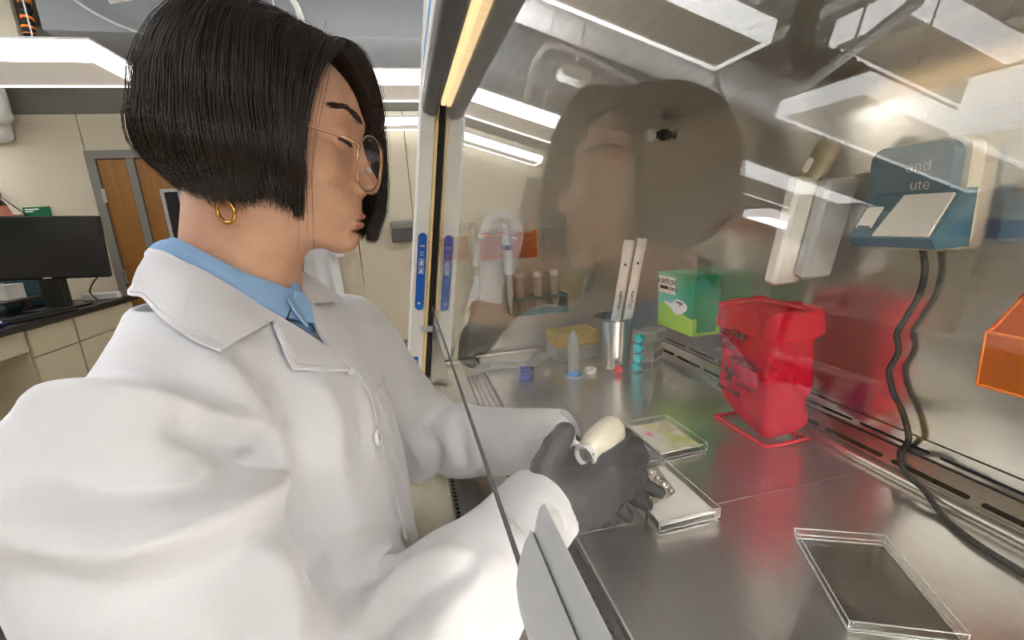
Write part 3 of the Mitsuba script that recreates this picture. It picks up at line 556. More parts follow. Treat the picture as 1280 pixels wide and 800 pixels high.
part(t, 'edge', loop([(ox0, oy0, oz0), (ox0, oy0, 1.168), (ox0, oy0 + .01, 1.172), (ox0, oy1, 1.222), (ox0, oy1, oz0)], .0018, 6), 'orange', True)
for z in (oz0, 1.168): part(t, 'edge', rod((ox0, oy0, z), (ox1, oy0, z), .002, 6), 'orange', True)
for z in (oz0 + .006, oz0 + .027): one('scraper_blade', ('lower of two black strips in the orange bin', 'upper of two black strips in the orange bin')[z > 1.12], 'scraper', obox((ox0 + .055, .636, z), axes_of((0, 0, 1), (1, .05, 0)), (.048, .022, .0016), .0006), 'black_rubber', False, 'black strips in the orange bin')
# outlet valve near the roof
t = thing('outlet_valve', 'white and black valve on the rear wall near the cabinet roof', 'valve')
part(t, 'stem', lathe([(.0, .0), (.014, 0), (.014, .01), (.008, .012), (.008, .03), (0, .03)], 20, (-1.1, YB, 1.502), (0, -1, 0)), 'black_plastic', 35)
part(t, 'knob', lathe([(0, .03), (.0135, .03), (.016, .034), (.016, .046), (.012, .051), (0, .052)], 20, (-1.1, YB, 1.502), (0, -1, 0)), 'white_plastic', 35, label='white knob')
# left wall: orange acrylic hanger, two pipettes, teal rack
t = thing('pipette_hanger', 'translucent orange acrylic pipette hanger on the left wall of the cabinet', 'hanger')
hy = np.linspace(.085, .35, 34); hz = 1.276 + .004 * np.sin(hy * 130) + .003 * np.sin(hy * 61)
front = Polygon(list(zip(hy, hz)) + [(.35, 1.208), (.085, 1.218)])
part(t, 'plate', pl((-1.206, 0, 0), (0, 1, 0), (0, 0, 1), ext(front, .003)), 'orange_haze', False)
part(t, 'top_edge', tube(np.stack([hy * 0 - 1.2045, hy, hz], 1), .003, 6), 'orange', True, label='bright orange cut edge')
part(t, 'bracket', bx(X0 + .0005, -1.206, .1, .34, 1.225, 1.229, .001), 'orange_haze', False)
for k, (y, zt, zb, lb) in enumerate(((.172, 1.312, 1.082, 'left of two white pipettes hanging at the orange acrylic hanger'), (.262, 1.303, 1.06, 'right of two white pipettes, with a dark blue band, at the orange acrylic hanger'))):
    t = thing('pipette', lb, 'pipette', 'pipettes at the orange hanger'); o = (-1.185, y, 0)
    L = zt - zb
    part(t, 'plunger', lathe([(0, zt), (.008, zt), (.009, zt - .008), (.005, zt - .012), (.005, zt - .03), (0, zt - .03)], 16, o), 'white_plastic', 35)
    part(t, 'handle', lathe([(0, zt - .026), (.0115, zt - .028), (.014, zt - .04), (.0125, zt - .10), (.0135, zt - .125), (.011, zt - .135), (0, zt - .136)], 20, o), 'cream_plastic' if k == 0 else 'white_plastic', 35)
    if k: part(t, 'band', lathe([(.0137, zt - .054), (.0142, zt - .055), (.0142, zt - .066), (.0135, zt - .067)], 20, o, cap=False), 'navy', 35, label='dark blue band')
    part(t, 'shaft', lathe([(.0105, zt - .136), (.0085, zb + .05), (.004, zb + .012), (.002, zb), (0, zb)], 16, o, cap=False), 'white_plastic', 35)
    part(t, 'finger_hook', obox((-1.185, y + .016, zt - .036), axes_of((0, .3, 1)), (.006, .012, .003), .001), 'white_plastic', False)
t = thing('tube_rack', 'translucent teal tube rack mounted on the left wall of the cabinet', 'rack')
for z in (1.055, 1.098): part(t, 'shelf', bx(-1.245, -1.165, .265, .42, z, z + .003, .001), 'teal_clear', False)
for y in (.265, .418): part(t, 'end', bx(-1.245, -1.165, y, y + .003, 1.05, 1.105, .001), 'teal_clear', False)
for k, y in enumerate((.295, .345, .395)):
    t = thing('sample_tube', ('leftmost', 'middle', 'rightmost')[k] + ' of three white-capped sample tubes in the teal rack', 'tube', 'white-capped tubes in the teal rack')
    part(t, 'barrel', lathe([(.012, 1.155), (.012, 1.085), (.004, 1.064), (0, 1.063)], 16, (-1.2, y, 0), cap=False), 'white_tube', 35)
    part(t, 'cap', lathe([(0, 1.155), (.0145, 1.155), (.015, 1.157), (.015, 1.170), (0, 1.171)], 18, (-1.2, y, 0)), 'white_plastic', 35, label='white cap')
t = thing('acrylic_holder', 'clear acrylic holder fixed beside the tube rack on the left wall', 'holder')
part(t, 'box', bx(-1.248, -1.19, .365, .445, 1.17, 1.285, .002), 'clear', False)
q = [(-1.19, .365, 1.17), (-1.19, .445, 1.17), (-1.19, .445, 1.285), (-1.19, .365, 1.285)]
part(t, 'edge', loop(q, .0009, 5), 'clear_edge', True)
# ================================================================ the lab behind the woman (bench, people, ceiling things)
t = thing('bench_top', 'long black bench top carrying the monitor and keyboard', 'worktop')
BY0, BY1, BX0, BX1 = -2.85, -2.03, -3.95, -.55
put(t, bx(BX0, BX1, BY0, BY1, .885, .92, .004), 'black_top', False)
def cabinet_unit(x0, x1, lb, drawers=3):
    t = thing('base_cabinet', lb, 'cabinet'); part(t, 'body', bx(x0 + .002, x1 - .002, BY0 + .02, BY1 - .06, .1, .885, .002), 'cabinet_beige', False)
    part(t, 'plinth', bx(x0 + .002, x1 - .002, BY0 + .05, BY1 - .12, 0, .1, 0), 'black_plastic', False)
    z = .875; hs = (.16, .25, .35) if drawers == 3 else (.16, .6)
    for h in hs:
        part(t, 'drawer' if h < .5 else 'door', bx(x0 + .008, x1 - .008, BY1 - .06, BY1 - .04, z - h + .006, z, .003), 'cabinet_beige', False)
        z -= h
cabinet_unit(-3.94, -3.3, 'beige drawer unit at the far end of the black bench')
cabinet_unit(-3.3, -2.93, 'beige drawer unit under the keyboard, beside the knee space')
t = thing('knee_panel', 'beige apron drawer over the knee space of the bench', 'drawer'); put(t, bx(-2.928, -1.852, BY0 + .02, BY1 - .05, .76, .884, .002), 'cabinet_beige', False)
cabinet_unit(-1.85, -1.2, 'beige cupboard of the bench nearer to the camera', 2); cabinet_unit(-1.2, -.56, 'beige drawer unit at the near end of the bench')
# monitor, keyboard, mouse and small things
MX = -3.42; th = .07
def mon(lx, y, z): return V(MX + lx + .085 * (y + 2.2), y, z)
t = thing('monitor', 'black computer monitor standing on the bench, switched off', 'monitor')
mA = np.array([nz((-.085, 1, -.05)) , nz((0, .05, 1)), V(1, .085, 0)]); mA[2] = np.cross(mA[0], mA[1])
mc = V(MX, -2.215, 1.31)
part(t, 'case', obox(mc - mA[2] * .02, mA, (.325, .195, .018), .008), 'black_plastic', False)
plain('screen', srgb(38, 38, 39), .22, .5)
part(t, 'screen', obox(mc - mA[2] * .001, mA, (.312, .178, .0015), .0005), 'screen', False, label='dark matt screen')
part(t, 'badge', obox(mc - mA[1] * .187 - mA[2] * .001, mA, (.022, .003, .001), .0003), 'paper', False)
part(t, 'neck', obox(V(MX - .045, -2.23, 1.05), axes_of((0, 0, 1), (0, 1, 0)), (.06, .03, .13), .006), 'black_plastic', False)
part(t, 'foot', bx(MX - .14, MX + .07, -2.36, -2.10, .92, .935, .006), 'black_plastic', False)
t = thing('keyboard', 'black keyboard on the bench in front of the monitor', 'keyboard')
ka = nz(V(-.60, .10, 0)); kb_ = V(-ka[1], ka[0], 0); kc = V(-3.12, -2.125, .93)
part(t, 'case', obox(kc, np.array([ka, kb_, (0, 0, 1)]), (.2, .06, .009), .004), 'black_plastic', False)
for i in range(15):
    for j in range(4): part(t, 'key', obox(kc + ka * (-.182 + i * .026) + kb_ * (-.042 + j * .025) + V(0, 0, .011), np.array([ka, kb_, (0, 0, 1)]), (.0105, .0100, .004), .002), 'black_rubber', False)
t = thing('computer_mouse', 'blue and white computer mouse beside the keyboard', 'mouse')
part(t, 'body', trimesh.Trimesh(trimesh.creation.icosphere(3).vertices * V(.035, .062, .02) + V(-2.84, -2.14, .938), trimesh.creation.icosphere(3).faces), 'navy', True)
part(t, 'top', trimesh.Trimesh(trimesh.creation.icosphere(3).vertices * V(.024, .036, .014) + V(-2.82, -2.12, .948), trimesh.creation.icosphere(3).faces), 'white_plastic', True)
t = thing('monitor_riser', 'low dark shelf on the bench left of the monitor foot', 'shelf')
part(t, 'board', bx(-3.75, -3.3, -2.82, -2.39, .985, 1.0, .002), 'black_plastic', False)
for y in (-2.8, -2.43): part(t, 'leg', bx(-3.5, -3.46, y, y + .03, .92, .986, .002), 'black_plastic', False)
for k, (y, h, lb) in enumerate(((-2.62, .1, 'left of two white cartons on the dark shelf by the monitor'), (-2.52, .095, 'right of two white cartons on the dark shelf by the monitor'))):
    one('small_carton', lb, 'box', bx(-3.6, -3.45, y - .04, y + .04, 1.0, 1.0 + h, .002), 'paper', False)
one('sticky_note', 'yellow sticky note under the left half of the monitor', 'note', bx(-3.449, -3.447, -2.56, -2.52, 1.1 - .012, 1.1 + .025, 0), 'yellow', False)
one('teal_carton', 'teal carton behind the white cartons on the bench', 'box', bx(-3.9, -3.78, -2.75, -2.42, .92, 1.12, .003), 'teal_plastic', False)
one('power_strip', 'white power strip on the bench behind the monitor foot', 'power strip', bx(-3.85, -3.8, -2.30, -2.08, .92, .965, .004), 'white_plastic', False)
one('monitor_cable', 'thin black cable hanging behind the monitor foot', 'cable', tube(spline([(-3.6, -2.09, 1.14), (-3.62, -2.07, 1.10), (-3.64, -2.12, 1.05), (-3.66, -2.16, .99), (-3.7, -2.15, .93)], 30), .004, 6), 'black_rubber', True)
# wall things
t = thing('exit_sign_plate', 'green wall sign with white print above the monitor', 'sign')
part(t, 'plate', bx(XB, XB + .01, -3.18, -2.985, 1.52, 1.655, .001), 'green_sign', False)
for z, w in ((1.636, .10), (1.618, .06)): part(t, 'print_line', bx(XB + .0095, XB + .0108, -3.165, -3.165 + w, z - .005, z + .005, 0), 'paper', False)
t = thing('wire_hanger', 'thin wire clothes hanger hanging on the wall at the left edge', 'hanger')
hw = [(XB + .03, -3.42, 1.60), (XB + .03, -3.16, 1.585), (XB + .03, -3.17, 1.60), (XB + .03, -3.29, 1.745)]
part(t, 'frame', loop([(XB + .03, -3.44, 1.60), (XB + .03, -3.15, 1.59), (XB + .03, -3.29, 1.745)], .004, 6), 'black_rubber', True)
part(t, 'hook', tube(spline([(XB + .03, -3.29, 1.745), (XB + .03, -3.29, 1.78), (XB + .03, -3.31, 1.80), (XB + .03, -3.33, 1.78)], 16), .003, 6), 'black_rubber', True)
part(t, 'wall_peg', rod((XB - .001, -3.31, 1.795), (XB + .05, -3.31, 1.797), .006, 8), 'chrome', True)
for k, (y, pts) in enumerate(((0, [(-4.69, -3.02, 2.64), (-4.69, -3.02, 2.4), (-4.69, -3.05, 2.345), (-4.69, -3.4, 2.33)]), (1, [(-4.80, -3.12, 2.61), (-4.80, -3.12, 2.28), (-4.80, -3.16, 2.22), (-4.80, -3.5, 2.21)]))):
    one('white_pipe', ('upper', 'lower')[k] + ' white pipe elbow on the wall at the upper left', 'pipe', tube(spline(pts, 24), .05, 14), 'white_paint', True, 'white pipe elbows')
t = thing('soap_dispenser', 'dark grey box dispenser on the far wall right of the woman\'s hair', 'dispenser')
part(t, 'body', bx(XB, XB + .11, -.135, .10, 1.145, 1.27, .01), 'dark_grey', False)
part(t, 'lid', bx(XB, XB + .12, -.14, .105, 1.265, 1.355, .02), 'frame_grey', False, label='lighter grey lid')
one('wall_bracket', 'small black bracket on the far wall beside the white post', 'bracket', hull([(XB, .03, .95), (XB, .03, .85), (XB + .06, .03, .94), (XB, .12, .96), (XB, .12, .80), (XB + .06, .12, .93)]), 'black_plastic', False)
# lab coats on the wall: folded cloth with sleeves
def hung_coat(y0, w, z0, z1, seed, lb):
    t = thing('hanging_lab_coat', lb, 'lab coat', None); R_ = []
    for s in np.linspace(0, 1, 26):
        z = z1 + (z0 - z1) * s; a = np.linspace(0, 2 * np.pi, 60, endpoint=False); ww = w * (.28 + .30 * min(1, s * 5) ** .6 + .14 * s); d_ = .05 + .03 * s
        fold = 1 + .25 * np.sin(a * 7 + seed + 2 * s) * (.4 + s)
        R_.append(np.stack([XB + .12 + d_ * np.sin(a) * fold, y0 + ww * np.cos(a) * (1 + .04 * np.sin(9 * a + seed)), z + .03 * np.sin(5 * a + seed) * s], 1))
    part(t, 'cloth', rings(R_), 'cloth', True)
    for sg in (-1, 1):
        part(t, 'sleeve', tube(spline([(XB + .16, y0 + sg * w * .5, z1 - .06), (XB + .21, y0 + sg * w * .72, z1 - .25), (XB + .2, y0 + sg * w * .70, z1 - .5), (XB + .2, y0 + sg * w * .74, z1 - .62)], 24), np.linspace(.075, .06, 24), 14, flat=.8), 'cloth', True)
    part(t, 'collar', tube(spline([(XB + .1, y0 - .09, z1 - .02), (XB + .19, y0 - .05, z1 - .05), (XB + .19, y0 + .05, z1 - .05), (XB + .1, y0 + .09, z1 - .02)], 20), .022, 8), 'cloth', True)
    part(t, 'peg', rod((XB - .001, y0, z1 + .01), (XB + .12, y0, z1 + .012), .008, 8), 'chrome', True)
clothc = srgb(216, 217, 222)
mat('cloth', {'type': 'bumpmap', 'arbitrary': mikit.proc(lambda p, n, uv: fbm(p.x * 900, p.y * 900, p.z * 900, octaves=2), eps=3e-4), 'scale': .00012,
              'bsdf': {'type': 'principled', 'base_color': rgb(clothc), 'roughness': .85, 'specular': .15, 'sheen': .3}})
hung_coat(-.83, .24, .55, 1.66, .3, 'white lab coat hanging on the far wall behind the woman\'s collar')
hung_coat(-1.40, .2, .5, 1.62, 2.1, 'second white lab coat on the wall by the door, seen only in the sash') if False else None
# chair behind, seen in the sash
t = thing('lab_chair', 'chair with a black padded back and pale wooden shell reflected low in the sash', 'chair')
chx, chy = -2.45, -.50
def curved(y0, y1, z0, z1, x, bow, thk, r=.05):
    p = rrect(y1 - y0, z1 - z0, r, 8); m = ext(p, thk).subdivide_to_size(.03); v = m.vertices
    return tri(np.stack([x + v[:, 2] + bow * (v[:, 0] / (y1 - y0) * 2) ** 2, (y0 + y1) / 2 + v[:, 0], (z0 + z1) / 2 + v[:, 1]], 1), m.faces)
part(t, 'back_pad', curved(chy - .23, chy + .23, .60, .86, chx, -.05, .045, .09), 'black_rubber', 40, label='black padded backrest')
part(t, 'back_shell', curved(chy - .2, chy + .2, .66, .98, chx - .06, -.05, .012, .06), 'oak', 40, label='pale wooden shell')
part(t, 'seat', curved(chy - .22, chy + .22, 0, .44, 0, 0, .05, .08).apply_transform(trimesh.transformations.rotation_matrix(math.pi / 2, (0, 1, 0), (0, chy, 0))).apply_translation((chx + .02, 0, .52)), 'black_rubber', 40)
for sy in (-1, 1):
    part(t, 'leg', tube(spline([(chx - .03, chy + sy * .21, .9), (chx, chy + sy * .235, .5), (chx + .03, chy + sy * .25, .0)], 14), .013, 8), 'cream_plastic', True)
    part(t, 'leg', tube(spline([(chx + .42, chy + sy * .20, .5), (chx + .46, chy + sy * .22, .0)], 6), .013, 8), 'cream_plastic', True)
    part(t, 'side_rail', rod((chx - .01, chy + sy * .225, .49), (chx + .43, chy + sy * .2, .5), .012), 'cream_plastic', True)
# reagent rack over the bench (seen in the sash) with its load
RX0, RX1 = -2.85, -.7
for k, x in enumerate((RX0, (RX0 + RX1) / 2, RX1)): one('rack_post', ('farthest', 'middle', 'nearest')[k] + ' of three grey posts carrying the shelves over the bench', 'post', bx(x - .02, x + .02, -2.84, -2.80, .92, 2.2, .002), 'grey_paint', False, 'grey rack posts')
for k, z in enumerate((1.38, 1.86)): one('rack_shelf', ('lower', 'upper')[k] + ' white shelf over the bench, seen only as a reflection', 'shelf', bx(RX0, RX1, -2.80, -2.45, z, z + .02, .002), 'white_paint', False, 'white rack shelves')
def carton(name, lb, x0, x1, y0, y1, z0, h, m, grp=None): return one(name, lb, 'box', bx(x0, x1, y0, y1, z0, z0 + h, .003), m, False, grp)
t = thing('reagent_kit_box', 'large white box with a purple band on its lid, reflected across the red bag', 'box')
part(t, 'body', bx(-2.15, -1.70, -2.36, -2.06, .92, 1.07, .003), 'white_paint', False)
part(t, 'lid', bx(-2.155, -1.695, -2.365, -2.055, 1.07, 1.088, .003), 'paper', False)
part(t, 'lid_band', bx(-2.13, -1.72, -2.17, -2.10, 1.088, 1.0895, .0004), 'purple', False, label='purple printed band')
part(t, 'front_label', bx(-2.12, -1.73, -2.06, -2.0585, .935, 1.06, .0004), 'dark_grey', False)
def bottle(lb, x, y, z, r, h, mb, mc): 
    t = thing('bottle', lb, 'bottle')
    part(t, 'body', lathe([(0, 0), (r, 0), (r, h * .7), (r * .5, h * .85), (r * .5, h * .88)], 20, (x, y, z)), mb, 35)
    part(t, 'cap', lathe([(r * .55, h * .86), (r * .55, h), (0, h)], 20, (x, y, z)), mc, 35)
bottle('purple bottle reflected beside the purple-banded box', -1.63, -2.12, .92, .03, .16, 'purple', 'purple')
bottle('orange-labelled bottle with a blue cap reflected beside the purple one', -1.50, -2.13, .92, .055, .15, 'orange', 'light_blue')
bottle('yellow bottle reflected nearest to the black cord', -1.36, -2.15, .92, .05, .13, 'yellow', 'white_plastic')
t = thing('keypad_instrument', 'pale instrument with a sloping keypad, reflected behind the black cord', 'instrument')
part(t, 'case', hull([(x, y, z) for x in (-2.18, -1.74) for y, z in ((-2.78, 1.4), (-2.78, 1.74), (-2.62, 1.74), (-2.5, 1.55), (-2.5, 1.4))]), 'cream_plastic', False)
kn = nz(V(0, .19, .12)); ku = nz(V(0, -.12, .19))
for i in range(7):
    for j in range(4): part(t, 'key', obox(V(-2.13 + i * .03, -2.5, 1.55) + ku * (.04 + j * .036) + kn * .004, np.array([(1, 0, 0), ku, kn]), (.011, .012, .004), .002), 'grey_paint', False)
part(t, 'display', obox(V(-1.84, -2.5, 1.55) + ku * .1 + kn * .003, np.array([(1, 0, 0), ku, kn]), (.07, .06, .003), .002), 'dark_grey', False)
t = thing('centrifuge', 'small centrifuge with a white domed lid and blue base, reflected at the right edge', 'centrifuge')
part(t, 'base', lathe([(0, 0), (.17, 0), (.185, .02), (.185, .075), (.17, .085), (0, .085)], 40, (-1.62, -2.62, 1.88)), 'blue_plastic', 40, label='blue base')
part(t, 'lid', lathe([(.19, .085), (.19, .11), (.165, .18), (.11, .26), (.05, .31), (0, .32)], 40, (-1.62, -2.62, 1.88)), 'white_plastic', 40, label='white domed lid')
part(t, 'badge', obox((-1.55, -2.50, 2.11), axes_of(nz((.35, .75, .55)), (1, -.4, 0)), (.02, .014, .004), .001), 'cap_red', False)
carton('glove_box', 'white glove box on the upper rack shelf, reflected beside the pipette controller', -2.72, -2.32, -2.78, -2.53, 1.88, .22, 'white_paint')
carton('cardboard_box', 'tan cardboard box on the upper rack shelf beside the white glove box', -2.84, -2.73, -2.78, -2.53, 1.88, .3, 'cabinet_beige')
carton('green_carton', 'green carton on the lower rack shelf, farthest from the camera', -2.8, -2.55, -2.78, -2.53, 1.4, .2, 'green_print')
carton('white_carton', 'white carton on the lower rack shelf between the green carton and the keypad instrument', -2.5, -2.25, -2.78, -2.53, 1.4, .26, 'paper')
carton('pale_carton', 'pale carton near the end of the lower rack shelf', -1.6, -1.2, -2.78, -2.53, 1.4, .22, 'white_paint')
carton('grey_instrument', 'light grey instrument standing on the bench top between the bottles and the bench end', -1.28, -.85, -2.7, -2.35, .92, .28, 'white_paint')
# ceiling things
t = thing('air_duct', 'large white round air duct under the ceiling, reflected across the sash', 'duct')
dp = [(-3.55, .9, 3.10), (-3.56, -.6, 3.10), (-3.58, -2.2, 3.10), (-3.60, -4.19, 3.10)]
part(t, 'pipe', tube(dp, .175, 32), 'white_paint', 35)
for y in (-.7, -1.6, -2.5, -3.4): part(t, 'seam_band', tube([(-3.56 + (y + .6) * .012, y, 3.10), (-3.56 + (y + .6) * .012, y - .03, 3.10)], .181, 32), 'white_paint', 35)
t = thing('conduit', 'white bent conduit loop under the ceiling, left of the reflected duct', 'conduit')
part(t, 'pipe', tube(spline([(-3.08, -.45, 2.26), (-3.02, -.44, 2.38), (-2.94, -.43, 2.47), (-2.77, -.46, 2.50), (-2.745, -.62, 2.50), (-2.82, -1.03, 2.50), (-2.83, -1.27, 2.46)], 60), .016, 10), 'white_paint', True)
for x, y in ((-2.80, -.45), (-2.80, -.92)): part(t, 'hanger', rod((x, y, 2.5), (x, y, 3.32), .004, 6), 'white_paint', True)
t = thing('ceiling_speaker_box', 'small white rounded box hanging under the ceiling inside the conduit loop', 'box')
part(t, 'case', obox((-3.05, -.72, 2.50), np.eye(3), (.08, .10, .04), .025), 'white_plastic', False)
part(t, 'stem', rod((-3.05, -.72, 2.53), (-3.05, -.72, 3.32), .01), 'white_paint', True)
t = thing('flexible_hose', 'black ribbed flexible hose hanging from the ceiling, reflected at the upper right', 'hose')
hp_ = spline([(-2.35, -2.45, 2.42), (-2.28, -2.42, 2.52), (-2.22, -2.28, 2.62), (-2.30, -2.0, 2.74), (-2.46, -1.86, 2.84), (-2.46, -1.84, 3.32)], 120)
part(t, 'tube', tube(hp_, .07 + .007 * np.sin(np.arange(120) * 1.7), 16), 'black_rubber', 25)
t = thing('coil_hose', 'dark coiled hose with orange rings at the upper left corner', 'hose')
cp_ = spline([(-4.05, -2.28, 3.32), (-4.0, -2.285, 2.9), (-3.98, -2.29, 2.74), (-3.98, -2.29, 2.68)], 60)
part(t, 'tube', tube(cp_, .03 + .005 * np.sin(np.arange(60) * 1.4), 12), 'black_rubber', 25)
for k in range(5): part(t, 'ring', tube([cp_[8 + k * 10], cp_[10 + k * 10]], .036, 12), 'orange', 25, label='orange ring')
t = thing('ceiling_panel', 'beige upright panel at the upper left corner under the ceiling', 'panel')
put(t, bx(-4.3, -4.26, -3.2, -2.52, 2.62, 3.32, .004), 'wall_paint', False)
t = thing('grey_duct', 'grey square duct under the ceiling behind the upper left lamp', 'duct')
put(t, bx(-4.6, -3.95, -2.2, 1.5, 2.72, 3.296, .006), 'mid_grey', False)
for k, (pts, lb) in enumerate((([(-3.85, -2.3, 3.32), (-3.86, -1.9, 2.85), (-3.88, -1.5, 2.66), (-3.9, -1.2, 2.64)], 'grey cable drooping under the ceiling left of the hair'), ([(-2.3, -1.2, 3.32), (-2.45, -1.35, 2.7), (-2.6, -1.5, 2.55), (-2.8, -1.9, 2.45)], 'pale cable drooping between the lamps in the reflection'))):
    one('hanging_cable', lb, 'cable', tube(spline(pts, 30), .012, 8), 'grey_paint' if k == 0 else 'white_paint', True)
t = thing('channel_strut', 'white slotted channel under the ceiling in the reflection', 'strut')
part(t, 'channel', pl((0, 0, 2.62), (1, 0, 0), (0, 1, 0), ext(Polygon([(-2.5, -1.95), (-1.6, -1.6), (-1.585, -1.64), (-2.485, -1.99)]).difference(union_all([Point(-2.4 + i * .07, -1.93 + i * .0272).buffer(.011) for i in range(11)])), .03)), 'white_paint', False)
for i in (0, 1): part(t, 'hanger', rod((-2.0 + i * .35, -1.78 + i * .136, 2.64), (-2.0 + i * .35, -1.78 + i * .136, 3.32), .006), 'white_paint', True)
# ================================================================ signed-distance modelling for cloth, skin and gloves
def smin(a, b, k): h = np.clip(.5 + .5 * (b - a) / k, 0, 1); return b * (1 - h) + a * h - k * h * (1 - h)
def smax(a, b, k): return -smin(-a, -b, k)
def sph(p, c, r): return np.linalg.norm(p - np.asarray(c, float), axis=-1) - r
def cone(p, a, b, r1, r2):
    a, b = np.asarray(a, float), np.asarray(b, float); d = b - a; t = np.clip(((p - a) @ d) / (d @ d), 0, 1)
    return np.linalg.norm(p - a - t[..., None] * d, axis=-1) - (r1 + (r2 - r1) * t)
def ell(p, c, r, R=None):
    q = p - np.asarray(c, float)
    if R is not None: q = q @ R
    r = np.asarray(r, float); k = np.linalg.norm(q / r, axis=-1); k2 = np.linalg.norm(q / (r * r), axis=-1); return k * (k - 1) / np.maximum(k2, 1e-9)
def chain(p, pts, rs, k=.004):
    d = None
    for a, b, r1, r2 in zip(pts, pts[1:], rs, rs[1:]):
        e = cone(p, a, b, r1, r2); d = e if d is None else smin(d, e, k)
    return d
def snets(f, lo, hi, h, relax=2):
    """naive surface nets of f(p) = 0"""
    lo, hi = np.asarray(lo, float), np.asarray(hi, float); n = np.ceil((hi - lo) / h).astype(int) + 1
    g = np.stack(np.meshgrid(*[lo[k] + h * np.arange(n[k]) for k in range(3)], indexing='ij'), -1).astype(np.float32)
    F = np.concatenate([f(g[i:i + 16].reshape(-1, 3)).reshape(g[i:i + 16].shape[:3]) for i in range(0, n[0], 16)]).astype(np.float32)
    S = F < 0
    sm = np.zeros(tuple(n - 1) + (3,), np.float32); ct = np.zeros(tuple(n - 1), np.float32)
    def sl(o): return tuple(slice(o[k], n[k] - 1 + o[k]) for k in range(3))
    for ax in range(3):
        oth = [k for k in range(3) if k != ax]
        for u in (0, 1):
            for v in (0, 1):
                o = [0, 0, 0]; o[oth[0]] = u; o[oth[1]] = v; o2 = list(o); o2[ax] = 1
                a, b = F[sl(o)], F[sl(o2)]; c = (S[sl(o)] != S[sl(o2)]); t = np.where(c, a / np.where(c, a - b, 1), 0)
                q = np.zeros(c.shape + (3,), np.float32); q[..., ax] = t; q[..., oth[0]] = u; q[..., oth[1]] = v
                sm += q * c[..., None]; ct += c
    act = ct > 0; idx = -np.ones(act.shape, int); idx[act] = np.arange(act.sum())
    cells = np.argwhere(act); vert = lo + h * (cells + sm[act] / ct[act][:, None])
    faces = []
    for ax in range(3):
        u, v = [(1, 2), (2, 0), (0, 1)][ax]
        s0 = [slice(1, n[k] - 1) for k in range(3)]; s0[ax] = slice(0, n[ax] - 1); s1 = list(s0); s1[ax] = slice(1, n[ax])
        A, B = S[tuple(s0)], S[tuple(s1)]; e = np.argwhere(A != B)
        if not len(e): continue
        fl = A[tuple(e.T)]; base = e.copy(); base[:, u] += 1; base[:, v] += 1
        def cell(du, dv): c = base.copy(); c[:, u] -= du; c[:, v] -= dv; return idx[tuple(c.T)]
        q = np.stack([cell(1, 1), cell(0, 1), cell(0, 0), cell(1, 0)], 1); q = np.where(fl[:, None], q, q[:, ::-1]); faces.append(q)
    q = np.vstack(faces); q = q[(q >= 0).all(1)]
    m = tri(vert, np.vstack([q[:, [0, 1, 2]], q[:, [0, 2, 3]]]))
    if relax: trimesh.smoothing.filter_taubin(m, lamb=.5, nu=.52, iterations=relax * 2)
    return m
def vnormals(m): return np.array(m.vertex_normals)
def biggest(m):
    l = trimesh.graph.connected_component_labels(m.edges, node_count=len(m.vertices)); k = np.bincount(l[m.faces[:, 0]]).argmax()
    m = tri(m.vertices, m.faces[l[m.faces[:, 0]] == k]); m.remove_unreferenced_vertices(); return m

# ---------------------------------------------------------------- the woman: pose
HR = Ro.from_euler('zyx', [-1.2, .5, -7.45], degrees=True).as_matrix()      # columns: her right, forward, up
HP, HS = np.array([-.5275, -.1282, 1.4010]), .966
def hw(*l): return HP + HR @ (np.array(l, float) * HS)               # head-local metres to world
def hl(p): return ((np.asarray(p, float) - HP) @ HR) / HS
RS, LS = V(-.326, -.205, 1.168), V(-.640, -.098, 1.168)
RE, LE = V(-.270, -.122, .940), V(-.700, -.012, .972)
RW, LW = V(-.420, .112, 1.006), V(-.515, .165, 1.028)
TR = Ro.from_euler('z', -18, degrees=True).as_matrix()         # the chest is turned a little to the camera
woman = thing('person', 'woman with a black bob, gold glasses and a white lab coat working at the cabinet', 'person')
tex('skin', lambda p, n, uv: mix(srgb(188, 142, 116), srgb(204, 160, 134), fbm(p.x * 60, p.y * 60, p.z * 60)), .48, .35)
plain('lip', srgb(166, 106, 94), .45, .35)
plain('hair_dark', srgb(30, 22, 19), .36, .5)
plain('brow', srgb(48, 34, 28), .6, .3)
plain('shirt', srgb(134, 168, 206), .8, .2)
